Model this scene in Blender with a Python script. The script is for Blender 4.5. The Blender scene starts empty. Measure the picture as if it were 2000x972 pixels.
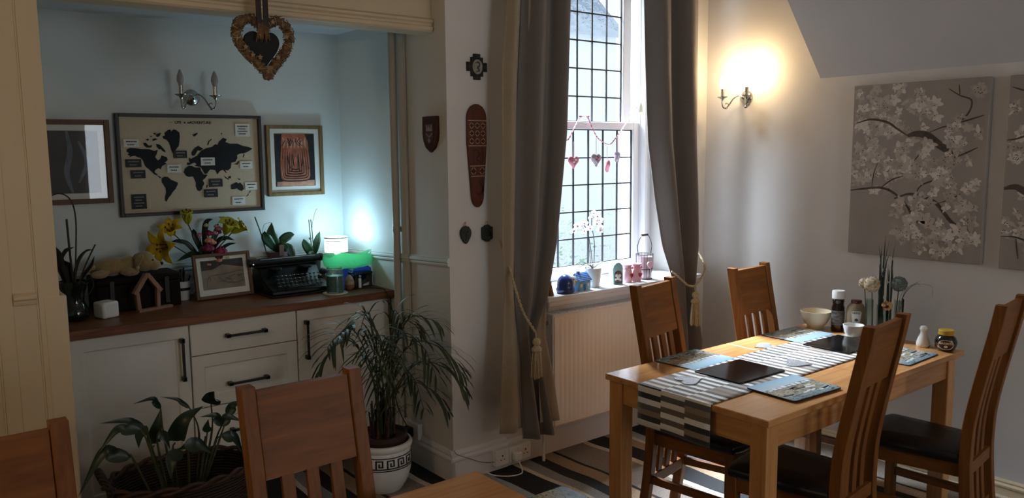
import bpy, math, random
from mathutils import Vector, Matrix, Euler
PI = math.pi
SC = bpy.context.scene
COL = SC.collection
R = random.Random(7)

# ------------------------------------------------------------------ camera, world, light, exposure
cam_data = bpy.data.cameras.new('camera')
cam = bpy.data.objects.new('camera', cam_data); COL.objects.link(cam)
cam_data.sensor_width = 36.0
cam_data.lens = 1570.0 / 2000.0 * 36.0
cam_data.clip_start = 0.02
_p, _y, _r = math.radians(6.9), math.radians(38.3), math.radians(0.55)
_F = Vector((math.sin(_y)*math.cos(_p), math.cos(_y)*math.cos(_p), -math.sin(_p)))
_R = Vector((math.cos(_y), -math.sin(_y), 0)); _U = _R.cross(_F)
_R2 = _R*math.cos(_r) - _U*math.sin(_r); _U2 = _R*math.sin(_r) + _U*math.cos(_r)
_m = Matrix((( _R2.x, _U2.x, -_F.x), (_R2.y, _U2.y, -_F.y), (_R2.z, _U2.z, -_F.z)))
cam.matrix_world = Matrix.Translation((0, 0, 1.65)) @ _m.to_4x4()
SC.camera = cam
SC.cycles.use_denoising = True
SC.cycles.max_bounces = 8
SC.cycles.transparent_max_bounces = 12
SC.cycles.sample_clamp_indirect = 4.0
SC.cycles.caustics_reflective = False
SC.cycles.caustics_refractive = False
vs = SC.view_settings
vs.view_transform = 'Standard'; vs.look = 'None'; vs.gamma = 1.0; vs.use_curve_mapping = False
vs.exposure = 0.0

world = bpy.data.worlds.new('overcast_sky'); SC.world = world
world.use_nodes = True
bg = world.node_tree.nodes['Background']
bg.inputs[0].default_value = (0.78, 0.89, 1.0, 1); bg.inputs[1].default_value = 1.9

def area_light(name, loc, target, sx, sy, power, col, spread=180):
    d = bpy.data.lights.new(name, 'AREA'); d.shape = 'RECTANGLE'; d.size = sx; d.size_y = sy
    d.energy = power; d.color = col
    d.spread = math.radians(spread)
    o = bpy.data.objects.new(name, d); COL.objects.link(o); o.location = loc
    o.rotation_euler = (Vector(target) - Vector(loc)).to_track_quat('-Z', 'Y').to_euler()
    return o
# open sky high above the side passage, falling steeply through the leaded window
area_light('sky_daylight', (3.25, 5.3, 4.4), (3.35, 3.4, 1.7), 1.9, 1.5, 900, (0.80, 0.90, 1.0), 60)
# daylight of the second window, in the wall behind the camera
area_light('rear_window_daylight', (2.55, -2.16, 1.55), (1.2, 4.0, 1.35), 1.15, 1.2, 21, (0.86, 0.93, 1.0))

# ------------------------------------------------------------------ mesh helpers
class MB:
    def __init__(s): s.v = []; s.f = []; s.m = []; s.uv = None
    def add(s, vs_, fs_, m=0):
        b = len(s.v); s.v += [tuple(x) for x in vs_]
        for f in fs_: s.f.append([i+b for i in f]); s.m.append(m)
        return s
    def box(s, x0, x1, y0, y1, z0, z1, m=0, M=None):
        c = [(x0,y0,z0),(x1,y0,z0),(x1,y1,z0),(x0,y1,z0),(x0,y0,z1),(x1,y0,z1),(x1,y1,z1),(x0,y1,z1)]
        if M is not None: c = [M @ Vector(q) for q in c]
        return s.add(c, [(0,3,2,1),(4,5,6,7),(0,1,5,4),(1,2,6,5),(2,3,7,6),(3,0,4,7)], m)
    def tube(s, pts, r, n=8, m=0, cap=True, flat=1.0):
        P = [Vector(p) for p in pts]; k = len(P); rr = r if isinstance(r, (list, tuple)) else [r]*k
        vs_ = []; up = None
        for i in range(k):
            t = (P[min(i+1,k-1)] - P[max(i-1,0)])
            if t.length < 1e-9: t = Vector((0,0,1))
            t.normalize()
            if up is None:
                up = Vector((0,0,1)) if abs(t.z) < .9 else Vector((1,0,0))
            a = t.cross(up)
            if a.length < 1e-6: a = t.cross(Vector((1,.3,0)))
            a.normalize(); b = a.cross(t); up = b
            for j in range(n):
                w = 2*PI*j/n
                vs_.append(P[i] + a*(math.cos(w)*rr[i]) + b*(math.sin(w)*rr[i]*flat))
        fs_ = []
        for i in range(k-1):
            for j in range(n):
                j2 = (j+1) % n
                fs_.append((i*n+j, i*n+j2, (i+1)*n+j2, (i+1)*n+j))
        if cap: fs_ += [tuple(range(n-1,-1,-1)), tuple(range((k-1)*n, k*n))]
        return s.add(vs_, fs_, m)
    def lathe(s, prof, n=24, c=(0,0,0), m=0, M=None, sx=1.0, sy=1.0):
        vs_ = []
        for r, z in prof:
            for j in range(n):
                w = 2*PI*j/n
                q = Vector((r*math.cos(w)*sx, r*math.sin(w)*sy, z))
                if M is not None: q = M @ q
                vs_.append(q + Vector(c))
        fs_ = []
        for i in range(len(prof)-1):
            for j in range(n):
                j2 = (j+1) % n
                fs_.append((i*n+j, i*n+j2, (i+1)*n+j2, (i+1)*n+j))
        if prof[0][0] > 1e-6: fs_.append(tuple(range(n-1,-1,-1)))
        if prof[-1][0] > 1e-6: fs_.append(tuple(range((len(prof)-1)*n, len(prof)*n)))
        return s.add(vs_, fs_, m)
    def sphere(s, c, r, nu=16, nv=10, m=0, M=None):
        r3 = r if isinstance(r, (tuple, list)) else (r, r, r)
        vs_ = []
        for i in range(nv+1):
            a = PI*i/nv
            for j in range(nu):
                w = 2*PI*j/nu
                q = Vector((math.sin(a)*math.cos(w)*r3[0], math.sin(a)*math.sin(w)*r3[1], -math.cos(a)*r3[2]))
                if M is not None: q = M @ q
                vs_.append(q + Vector(c))
        fs_ = []
        for i in range(nv):
            for j in range(nu):
                j2 = (j+1) % nu
                fs_.append((i*nu+j, i*nu+j2, (i+1)*nu+j2, (i+1)*nu+j))
        return s.add(vs_, fs_, m)
    def prism(s, poly, d0, d1, axis='y', m=0, M=None):
        """poly of (a,b); axis y: a=x b=z; axis z: a=x b=y; axis x: a=y b=z"""
        n = len(poly)
        def P(a, b, d):
            q = Vector({'y': (a, d, b), 'z': (a, b, d), 'x': (d, a, b)}[axis])
            return M @ q if M is not None else q
        vs_ = [P(a,b,d0) for a,b in poly] + [P(a,b,d1) for a,b in poly]
        fs_ = [tuple(range(n)), tuple(range(2*n-1, n-1, -1))]
        for i in range(n):
            j = (i+1) % n; fs_.append((i, i+n, j+n, j))
        return s.add(vs_, fs_, m)
    def grid(s, rows, m=0, close=False):
        n = len(rows[0]); vs_ = [q for r in rows for q in r]; fs_ = []
        for i in range(len(rows)-1):
            for j in range(n if close else n-1):
                j2 = (j+1) % n
                fs_.append((i*n+j, i*n+j2, (i+1)*n+j2, (i+1)*n+j))
        return s.add(vs_, fs_, m)
    def panel(s, x0, x1, z0, z1, y, loops, m=0, back=.018):
        """a board facing -y whose front face follows nested rectangles (inset, push back)"""
        vs_ = []
        seq = [(0, back)] + list(loops)
        for ins, d in seq:
            vs_ += [(x0+ins,y+d,z0+ins),(x1-ins,y+d,z0+ins),(x1-ins,y+d,z1-ins),(x0+ins,y+d,z1-ins)]
        fs_ = [(3,2,1,0)]
        for i in range(len(seq)-1):
            for j in range(4):
                j2 = (j+1) % 4
                fs_.append((i*4+j, i*4+j2, (i+1)*4+j2, (i+1)*4+j))
        b = (len(seq)-1)*4; fs_.append((b,b+1,b+2,b+3))
        return s.add(vs_, fs_, m)
    def build(s, name, mats, parent=None, bevel=0, loc=None, smooth=True, solid=0, sub=0, ang=38):
        me = bpy.data.meshes.new(name); me.from_pydata(s.v, [], s.f); 
        mats = mats if isinstance(mats, (list, tuple)) else [mats]
        for k in mats: me.materials.append(k)
        if len(mats) > 1: me.polygons.foreach_set('material_index', s.m)
        if s.uv is not None:
            l = me.uv_layers.new(name='UVMap')
            for lp in me.loops: l.data[lp.index].uv = s.uv[lp.vertex_index]
        me.validate(); me.update()
        import bmesh
        b = bmesh.new(); b.from_mesh(me); bmesh.ops.recalc_face_normals(b, faces=b.faces); b.to_mesh(me); b.free()
        if smooth:
            me.polygons.foreach_set('use_smooth', [True]*len(me.polygons))
            if sub == 0: me.set_sharp_from_angle(angle=math.radians(ang))
        o = bpy.data.objects.new(name, me); COL.objects.link(o)
        if parent is not None: o.parent = parent
        if loc is not None: o.location = loc
        if solid:
            k = o.modifiers.new('thickness', 'SOLIDIFY'); k.thickness = solid; k.offset = 0
        if bevel:
            k = o.modifiers.new('bevel', 'BEVEL'); k.width = bevel; k.segments = 2; k.limit_method = 'ANGLE'; k.angle_limit = math.radians(40)
        if sub:
            k = o.modifiers.new('subdiv', 'SUBSURF'); k.levels = sub; k.render_levels = sub
        return o

def tag(o, label, cat, group=None, kind=None):
    o['label'] = label; o['category'] = cat
    if group: o['group'] = group
    if kind: o['kind'] = kind
    return o
def thing(name, label, cat, loc=(0,0,0), rz=0, group=None):
    o = bpy.data.objects.new(name, None); COL.objects.link(o); o.empty_display_size = .05
    o.location = loc; o.rotation_euler = (0,0,rz)
    return tag(o, label, cat, group)
def struct(o): o['kind'] = 'structure'; return o
def lab(o, t): o['label'] = t; return o
def copy_tree(o, loc=None, rz=None, label=None):
    def cp(a, par):
        c = a.copy(); COL.objects.link(c); c.parent = par
        for ch in [q for q in COL.objects if q.parent == a]: cp(ch, c)
        return c
    r = cp(o, o.parent)
    if loc is not None: r.location = loc
    if rz is not None: r.rotation_euler = (0,0,rz)
    if label: r['label'] = label
    return r
def RotZ(a): return Matrix.Rotation(a, 4, 'Z')
def XF(loc, rx=0, ry=0, rz=0): return Matrix.Translation(loc) @ Euler((rx,ry,rz)).to_matrix().to_4x4()
def bez(pts, n=12):
    """smooth curve through points (Catmull-Rom)"""
    P = [Vector(p) for p in pts]; P = [P[0]*2-P[1]] + P + [P[-1]*2-P[-2]]; out = []
    for i in range(1, len(P)-2):
        for k in range(n):
            t = k/n
            out.append(.5*((2*P[i]) + (P[i+1]-P[i-1])*t + (2*P[i-1]-5*P[i]+4*P[i+1]-P[i+2])*t*t + (3*P[i]-P[i-1]-3*P[i+1]+P[i+2])*t**3))
    out.append(P[-2]); return out
def text_mesh(body, size, bold=0.0):
    cu = bpy.data.curves.new('t', 'FONT'); cu.body = body; cu.size = size; cu.align_x = 'CENTER'; cu.align_y = 'CENTER'; cu.offset = bold
    o = bpy.data.objects.new('t', cu); COL.objects.link(o)
    dg = bpy.context.evaluated_depsgraph_get(); me = bpy.data.meshes.new_from_object(o.evaluated_get(dg))
    vs_ = [Vector(v.co) for v in me.vertices]; fs_ = [tuple(p.vertices) for p in me.polygons]
    bpy.data.objects.remove(o); bpy.data.curves.remove(cu); bpy.data.meshes.remove(me)
    return vs_, fs_

# ------------------------------------------------------------------ materials
def srgb(h):
    c = [int(h[i:i+2],16)/255 for i in (0,2,4)]
    return tuple((x/12.92 if x <= .04045 else ((x+.055)/1.055)**2.4) for x in c)
def nt(name):
    m = bpy.data.materials.new(name); m.use_nodes = True; t = m.node_tree
    return m, t, t.nodes, t.links, t.nodes['Principled BSDF']
def coords(t, scale=(1,1,1), kind='Object', rot=(0,0,0)):
    tc = t.nodes.new('ShaderNodeTexCoord'); mp = t.nodes.new('ShaderNodeMapping')
    mp.inputs['Scale'].default_value = scale; mp.inputs['Rotation'].default_value = rot
    t.links.new(tc.outputs[kind], mp.inputs['Vector']); return mp.outputs['Vector']
def ramp(t, fac, stops, const=False):
    r = t.nodes.new('ShaderNodeValToRGB'); e = r.color_ramp.elements
    if const: r.color_ramp.interpolation = 'CONSTANT'
    while len(e) < len(stops): e.new(.5)
    for q, (p, c) in zip(e, stops): q.position = p; q.color = (*c, 1)
    t.links.new(fac, r.inputs['Fac']); return r.outputs['Color']
def noise(t, vec, scale, detail=3, rough=.55, dist=0):
    n = t.nodes.new('ShaderNodeTexNoise'); n.inputs['Scale'].default_value = scale; n.inputs['Detail'].default_value = detail
    n.inputs['Roughness'].default_value = rough; n.inputs['Distortion'].default_value = dist
    t.links.new(vec, n.inputs['Vector']); return n.outputs['Fac']
def bump(t, h, strength, dist=.002):
    b = t.nodes.new('ShaderNodeBump'); b.inputs['Strength'].default_value = strength; b.inputs['Distance'].default_value = dist
    t.links.new(h, b.inputs['Height']); return b.outputs['Normal']
def pm(name, col, rough=.5, metal=0.0, var=.12, scale=14, stretch=(1,1,1), bmp=0.0, bscale=None, trans=0.0, ior=1.45, spec=None, sheen=0.0, coat=0.0, emit=None, estr=0.0, sss=0.0, alpha=1.0):
    """principled surface whose colour wanders a little round its base colour"""
    c = srgb(col) if isinstance(col, str) else col
    m, t, N, L, b = nt(name)
    v = coords(t, stretch); f = noise(t, v, scale)
    lo = tuple(max(0,x*(1-var)) for x in c); hi = tuple(min(1,x*(1+var)) for x in c)
    L.new(ramp(t, f, [(.3,lo),(.7,hi)]), b.inputs['Base Color'])
    b.inputs['Roughness'].default_value = rough; b.inputs['Metallic'].default_value = metal
    b.inputs['Transmission Weight'].default_value = trans; b.inputs['IOR'].default_value = ior
    if spec is not None: b.inputs['Specular IOR Level'].default_value = spec
    if sheen: b.inputs['Sheen Weight'].default_value = sheen
    if coat: b.inputs['Coat Weight'].default_value = coat; b.inputs['Coat Roughness'].default_value = .08
    if emit: b.inputs['Emission Color'].default_value = (*emit,1); b.inputs['Emission Strength'].default_value = estr
    if sss: b.inputs['Subsurface Weight'].default_value = sss; b.inputs['Subsurface Radius'].default_value = (.02,.02,.02)
    if alpha < 1: b.inputs['Alpha'].default_value = alpha
    if bmp: L.new(bump(t, noise(t, v, bscale or scale*4, 4), bmp), b.inputs['Normal'])
    return m
def wood(name, c0, c1, axis='x', rough=.35, scale=1.0, coat=0.0, knots=True):
    m, t, N, L, b = nt(name)
    st = {'x': (1.2,14,14), 'y': (14,1.2,14), 'z': (14,14,1.2)}[axis]
    v = coords(t, tuple(q*scale for q in st))
    f = noise(t, v, 2.2, 6, .6, 1.2)
    col = ramp(t, f, [(.25,srgb(c0)),(.5,tuple((a+b_)/2 for a,b_ in zip(srgb(c0),srgb(c1)))),(.75,srgb(c1))])
    if knots:
        v2 = coords(t, {'x': (3,9,9), 'y': (9,3,9), 'z': (9,9,3)}[axis])
        vo = t.nodes.new('ShaderNodeTexVoronoi'); vo.inputs['Scale'].default_value = .55; L.new(v2, vo.inputs['Vector'])
        k = ramp(t, vo.outputs['Distance'], [(.03,(0,0,0)),(.10,(1,1,1))])
        mx = t.nodes.new('ShaderNodeMix'); mx.data_type = 'RGBA'; mx.blend_type = 'MIX'
        L.new(k, mx.inputs[0]); mx.inputs[6].default_value = (*[q*.45 for q in srgb(c0)],1); L.new(col, mx.inputs[7]); col = mx.outputs[2]
    L.new(col, b.inputs['Base Color']); b.inputs['Roughness'].default_value = rough; b.inputs['Specular IOR Level'].default_value = .3
    if coat: b.inputs['Coat Weight'].default_value = coat; b.inputs['Coat Roughness'].default_value = .12
    L.new(bump(t, f, .12, .001), b.inputs['Normal'])
    return m
def glass(name, col, rough=.02, mixin=.5, ior=1.45, bmp=0, bscale=20, bdist=.003):
    """see-through glass: part lets light straight through, part refracts and reflects"""
    m, t, N, L, b = nt(name)
    N.remove(b); out = N['Material Output']
    tr = N.new('ShaderNodeBsdfTransparent'); tr.inputs[0].default_value = (*col,1)
    g = N.new('ShaderNodeBsdfGlass'); g.inputs[0].default_value = (*col,1); g.inputs['Roughness'].default_value = rough; g.inputs['IOR'].default_value = ior
    mx = N.new('ShaderNodeMixShader'); mx.inputs[0].default_value = mixin
    L.new(tr.outputs[0], mx.inputs[1]); L.new(g.outputs[0], mx.inputs[2]); L.new(mx.outputs[0], out.inputs[0])
    if bmp:
        v = coords(t, (1,1,1)); L.new(bump(t, noise(t, v, bscale, 2, .4, .6), bmp, bdist), g.inputs['Normal'])
    return m

WALL = pm('wall_paint_grey_white', 'd9d6d2', .75, var=.02, scale=3, bmp=.05, bscale=60)
WALL_ALC = pm('wall_paint_alcove', 'dbe2e2', .7, var=.02, scale=3, bmp=.05, bscale=60)
CREAM = pm('cream_gloss_joinery', 'd2c1a2', .45, var=.03, scale=4)
WHITEG = pm('white_gloss_joinery', 'e3e3e6', .3, var=.02, scale=4)
CEIL = pm('ceiling_paint', 'c9c9cb', .85, var=.02, scale=3)
CAB = pm('cabinet_foil_ivory', 'd9d6cd', .35, var=.02, scale=5)
PEWTER = pm('pewter_handle', '3a3634', .38, metal=.85, var=.2, scale=60)
WORKTOP = wood('walnut_worktop', '4e2c1a', '8f5c3a', 'x', .42, 1.2)
CHROME = pm('satin_steel', 'b9b6b0', .22, metal=1.0, var=.06, scale=40)
BLACK = pm('black_enamel', '0b0b0d', .35, var=.3, scale=30, spec=.3)
BLACKM = pm('black_matt', '121214', .7, var=.3, scale=30)
OAK = {a: wood('honey_oak_'+a, '5e3414', '8a5622', a, .5, 1.0, 0, knots=False) for a in 'xyz'}
PINE = {a: wood('varnished_pine_'+a, 'b07444', 'd8a368', a, .22, .7, .35) for a in 'xyz'}
LEATHER = pm('black_leather', '0d0c0e', .4, var=.3, scale=60, bmp=.25, bscale=220)
LEAF = pm('deep_green_leaf', '1a2b1c', .38, var=.25, scale=22)
LEAF_O = pm('orchid_leaf', '1f3a24', .4, var=.2, scale=22)
PALM = pm('palm_leaf', '2f3a24', .5, var=.35, scale=18)
STEM = pm('plant_stem', '3b4128', .6, var=.25, scale=30)
BROWN_STICK = pm('dry_stick', '3a2a1c', .7, var=.3, scale=40)
SOIL = pm('potting_soil', '1c1410', .95, var=.5, scale=60, bmp=.6, bscale=120)
WHITECER = pm('white_ceramic', 'e6e4df', .25, var=.03, scale=10)
CREAMCER = pm('cream_ceramic', 'd8c9ae', .3, var=.05, scale=10)
PAPER = pm('white_paper', 'dedcd6', .8, var=.03, scale=12)
CLEAR = glass('clear_glass', (.93,.96,.95), .01, .45)
# ------------------------------------------------------------------ the room
# carpet with lengthwise wavy stripes
m, t, N, L, b = nt('striped_carpet')
v = coords(t)
sx = N.new('ShaderNodeSeparateXYZ'); L.new(v, sx.inputs[0])
wob = noise(t, v, 1.3, 2, .5)
def math_(op, a, b_=None, t=t, L=L):
    n = t.nodes.new('ShaderNodeMath'); n.operation = op
    for i, q in enumerate((a, b_)):
        if q is None: continue
        if isinstance(q, (int,float)): n.inputs[i].default_value = q
        else: L.new(q, n.inputs[i])
    return n.outputs[0]
xx = math_('ADD', sx.outputs[0], math_('MULTIPLY', math_('SUBTRACT', wob, .5), .12))
per = 1.02
fr = math_('FRACT', math_('DIVIDE', math_('SUBTRACT', xx, 2.38-2*per), per))
BLK, CRM, GRY, TAN, SPK, BLU = srgb('141416'), srgb('cfc4b2'), srgb('8a8884'), srgb('9c826a'), srgb('877c72'), srgb('9aa3ad')
st = [(0,BLK),(.168,CRM),(.2,GRY),(.275,BLK),(.352,TAN),(.44,BLK),(.46,SPK),(.66,CRM),(.695,BLK),(.82,TAN),(.9,CRM),(.93,BLU)]
rc = ramp(t, fr, st, True)
fine = noise(t, v, 150, 2, .8)
mx = N.new('ShaderNodeMix'); mx.data_type = 'RGBA'; mx.blend_type = 'MULTIPLY'; mx.inputs[0].default_value = .75
L.new(rc, mx.inputs[6]); L.new(ramp(t, fine, [(.3,(.45,.45,.45)),(.7,(1.5,1.5,1.5))]), mx.inputs[7])
L.new(mx.outputs[2], b.inputs['Base Color']); b.inputs['Roughness'].default_value = .95
L.new(bump(t, fine, .8, .004), b.inputs['Normal'])
CARPET = m

YW, XR, XS, YB, YP = 3.24, 4.12, 2.17, 4.37, 3.355      # window wall, right wall, alcove side, alcove back, pier face
XL, YR, ZC, ZA = -1.4, -2.0, 2.90, 2.33
struct(MB().box(XL-.15, XR+.15, YR-.15, 4.5, -.1, 0).build('floor', CARPET, smooth=False))
struct(MB().box(XL-.15, XR+.15, YR-.15, 3.36, ZC, ZC+.1).build('ceiling', CEIL, smooth=False))
# window wall, with the opening, and the pier that ends it
OX0, OX1, OZ0, OZ1, YO = 2.80, 3.90, .86, 2.76, 3.66
w = MB()
w.box(XS, OX0, YW, YO, 0, ZC); w.box(OX1, XR+.15, YW, YO, 0, ZC); w.box(OX0, OX1, YW, YO, 0, OZ0); w.box(OX0, OX1, YW, YO, OZ1, ZC)
struct(w.build('wall_window', WALL, smooth=False))
struct(MB().box(XS, XS+.3, YO, YB+.15, 0, ZC).build('wall_alcove_side', WALL_ALC, smooth=False))
struct(MB().box(.35, XS, YB, YB+.15, 0, ZC).build('wall_alcove_back', WALL_ALC, smooth=False))
struct(MB().box(.35, XS, YP+.12, YB, ZA, ZA+.05).build('ceiling_alcove', CEIL, smooth=False))
p = MB().box(XL-.15, .505, YP, YB+.15, 0, ZC)
struct(p.build('wall_pier', CREAM, smooth=False))
p = MB().box(.505, XS, YP, YP+.12, 2.225, ZC)
struct(p.build('wall_beam', CREAM, smooth=False))
struct(MB().box(XR, XR+.15, YR-.15, YW, 0, ZC).build('wall_right', WALL, smooth=False))
struct(MB().box(XL-.15, XL, YR-.15, YP, 0, ZC).build('wall_left', WALL, smooth=False))
w = MB(); a0, a1, b0, b1 = 1.96, 3.12, .92, 2.18
w.box(XL, a0, YR-.15, YR, 0, ZC); w.box(a1, XR, YR-.15, YR, 0, ZC); w.box(a0, a1, YR-.15, YR, 0, b0); w.box(a0, a1, YR-.15, YR, b1, ZC)
struct(w.build('wall_rear', WALL, smooth=False))
f = MB()
for x0,x1,z0,z1 in ((a0,a0+.06,b0,b1),(a1-.06,a1,b0,b1),(a0+.06,a1-.06,b0,b0+.06),(a0+.06,a1-.06,b1-.06,b1),(a0+.55,a0+.61,b0+.06,b1-.06)):
    f.box(x0,x1,YR-.10,YR-.03,z0,z1)
struct(f.build('window_2', WHITEG, bevel=.004))
# sloping soffit over the dining table
s = MB().prism([(XR, 2.033), (XR, ZC), (3.352, ZC)], YR, 2.47, axis='y')
struct(s.build('ceiling_slope', CEIL, smooth=False))

def moulding(prof, p0, p1, name, mat, out):
    """profile (projection, height) swept straight from p0 to p1; out = unit vector off the wall"""
    o = Vector(out); rows = []
    for q in (p0, p1): rows.append([Vector(q) + o*a + Vector((0,0,h)) for a, h in prof])
    g = MB().grid([[*rows[0]], [*rows[1]]])
    n = len(prof); g.add(rows[0], [tuple(range(n))]); g.add(rows[1], [tuple(range(n-1,-1,-1))])
    return struct(g.build(name, mat, smooth=False))
SK = [(0,0),(.018,0),(.018,.105),(.024,.112),(.024,.122),(.014,.132),(.016,.142),(.008,.158),(0,.16)]
moulding(SK, (XS-.018, YW, 0), (2.50, YW, 0), 'baseboard_window', WHITEG, (0,-1,0))
SKP = [(0,0),(.014,0),(.014,.14),(.010,.146),(0,.148)]
moulding(SKP, (2.50, YW, 0), (XR, YW, 0), 'baseboard_radiator', WHITEG, (0,-1,0))
moulding(SK, (XS, YW-.018, 0), (XS, 3.82, 0), 'baseboard_alcove', WHITEG, (-1,0,0))
SKR = [(0,0),(.018,0),(.018,.035),(.022,.042),(.022,.05),(.012,.058),(.012,.066),(.006,.074),(0,.075)]
moulding(SKR, (XR, YR, 0), (XR, YW, 0), 'baseboard_right', CREAM, (-1,0,0))
DR = [(0,-.02),(.010,-.018),(.012,-.010),(.008,-.006),(.016,.002),(.016,.010),(.010,.014),(.012,.02),(0,.024)]
moulding(DR, (.505, YB, 1.065), (XS, YB, 1.065), 'trim_1', WALL_ALC, (0,-1,0))
moulding(DR, (XS, YB, 1.068), (XS, YW, 1.115), 'trim_2', WALL_ALC, (-1,0,0))
moulding(DR, (.358, YP, 1.135), (.43, YP, 1.135), 'trim_3', CREAM, (0,-1,0))
# head moulding along the beam and the fluted casing on the pier
BM = [(0,-.002),(.010,0),(.018,.008),(.018,.022),(.010,.028),(.012,.036),(.022,.044),(.022,.054),(.008,.062),(0,.066)]
moulding(BM, (.505, YP, 2.225), (XS-.005, YP, 2.225), 'trim_4', CREAM, (0,-1,0))
c = MB()
for x0, x1, d in ((.43,.436,.003),(.436,.505,.006),(.30,.306,.004),(.306,.356,.002)): c.box(x0, x1, YP-d, YP, 0, ZC)
struct(c.build('trim_5', CREAM, bevel=.002))
struct(MB().box(.452, .527, YP-.011, YP+.10, 0, 1.137).build('trim_6', CREAM, bevel=.006))

# ---- window: box frame, two leaded sashes
def sash(nm, x0, x1, z0, z1, y, top, bot, side, cols, zs, xs):
    f = MB()
    f.box(x0, x0+side, y-.022, y+.022, z0, z1); f.box(x1-side, x1, y-.022, y+.022, z0, z1)
    f.box(x0+side, x1-side, y-.022, y+.022, z0, z0+bot); f.box(x0+side, x1-side, y-.022, y+.022, z1-top, z1)
    o = struct(f.build(nm, WHITEG, bevel=.005))
    gx0, gx1, gz0, gz1 = x0+side, x1-side, z0+bot, z1-top
    g = MB().add([(gx0,y,gz0),(gx1,y,gz0),(gx1,y,gz1),(gx0,y,gz1)], [(0,1,2,3)])
    pane = g.build('glazing', PANE, o)
    l = MB()
    for x in xs: l.box(x-.0045, x+.0045, y-.005, y+.005, gz0, gz1)
    for z in zs: l.box(gx0, gx1, y-.005, y+.005, z-.004, z+.004)
    l.box(gx0, gx0+.005, y-.006, y+.006, gz0, gz1); l.box(gx1-.005, gx1, y-.006, y+.006, gz0, gz1)
    l.box(gx0, gx1, y-.006, y+.006, gz1-.006, gz1); l.box(gx0, gx1, y-.006, y+.006, gz0, gz0+.005)
    l.build('lead_came', LEAD, o, bevel=.001)
    return o
PANE = glass('rippled_window_glass', (.95,.97,1.0), .0, .42, 1.3, .8, 26, .008)
LEAD = pm('dark_lead', '1c1d20', .5, metal=.4, var=.2, scale=50)
f = MB()
f.box(OX0, 2.91, 3.47, YO, OZ0, OZ1); f.box(3.80, OX1, 3.50, YO, OZ0, OZ1); f.box(OX0, OX1, 3.47, YO, OZ1-.03, OZ1); 
f.box(3.80, 3.822, 3.455, 3.50, OZ0, OZ1); f.box(3.85, 3.87, 3.485, 3.50, OZ0, OZ1)
f.box(2.91, 3.80, 3.50, YO, OZ0, .892)
struct(f.build('window_frame', WHITEG, bevel=.004))
DX = .1225
sash('window_1', 2.905, 3.80, .892, 1.823, 3.53, .045, .075, .05, 6, [.967+.1605*k for k in range(1,5)], [3.745-DX*k for k in range(1,7)])
sash('window_3', 2.905, 3.78, 1.780, 2.735, 3.585, .035, .045, .07, 6, [1.975, 2.14, 2.304, 2.467, 2.62], [3.705-DX*k for k in range(1,7)])
s = MB().box(2.71, 3.97, 3.13, 3.50, .862, .89); s.box(2.735, 3.95, 3.155, YW, .83, .862); s.box(2.76, 3.93, 3.19, YW, .79, .83)
struct(s.build('window_sill', WHITEG, bevel=.006))

# ---- outside: the neighbouring house wall across the passage, its slate roof, a hedge
REND = pm('pale_render', 'dadfe6', .9, var=.05, scale=2.5)
nh = thing('neighbouring_house', 'pale rendered house wall under a slate roof, seen through the leaded window', 'house', (5.1, 7.4, -.6))
MB().box(-2.5, 2.47, 0, .25, 0, 3.75).build('house_wall', REND, nh, smooth=False)
SLATE = pm('wet_slate', '77838f', .5, var=.25, scale=8)
rf = MB(); rf.add([(-2.6,-.12,3.72),(2.50,-.12,3.72),(2.50,2.4,6.2),(-2.6,2.4,6.2),(-2.6,-.12,3.66),(2.50,-.12,3.66)], [(0,1,2,3),(4,5,1,0)])
rf.build('roof', SLATE, nh, smooth=False, solid=.03)
struct(MB().box(-1, 9, YO+.05, 12, -.7, -.6).build('ground', pm('paving', '9a9a98', .9, var=.2, scale=6), smooth=False))
hd = MB()
for i in range(900):
    cx, cy, cz = R.uniform(4.2,5.4), R.uniform(5.2,5.6), R.uniform(.0,1.2)
    if cz > (1.12 if cx < 4.88 else .74) + R.uniform(-.1,.08): continue
    a = R.uniform(0,6.28); l_ = R.uniform(.04,.075); d = Vector((math.cos(a), math.sin(a)*.5, R.uniform(-.5,.7))).normalized(); sd = d.cross(Vector((0,0,1))).normalized()*l_*.4
    c0 = Vector((cx,cy,cz)); hd.add([c0, c0+d*l_*.5+sd, c0+d*l_, c0+d*l_*.5-sd], [(0,1,2,3)])
for i in range(7): hd.tube([(4.2+.17*i,5.42,-.6),(4.22+.17*i+R.uniform(-.1,.1),5.4,.6)], .012, 5, 1)
tag(hd.build('hedge', [pm('hedge_leaf', '5f8a4a', .6, var=.4, scale=5), BROWN_STICK], smooth=False), 'green garden hedge seen through the bottom left window panes', 'hedge')

# ---- heating pipe in the corner of the alcove
PIPEP = pm('pipe_paint', 'b9b2a6', .45, var=.03)
pp = thing('heating_pipe', 'white painted vertical heating pipe on the alcove side wall', 'pipe', (2.145, 3.70, 0))
MB().tube([(0,0,0),(0,0,ZA)], .02, 14).build('pipe', PIPEP, pp)
cl = MB().tube([(0,0,1.235),(0,0,1.262)], .023, 12); cl.box(0, .024, -.012, .012, 1.24, 1.258); cl.build('pipe_clip', PIPEP, pp)
pq = MB().tube([(0,0,0),(0,0,ZA)], .006, 10)
tag(pq.build('thin_pipe', PIPEP, loc=(2.158, 3.60, 0)), 'thin white pipe beside the thicker heating pipe in the alcove', 'pipe')
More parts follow.
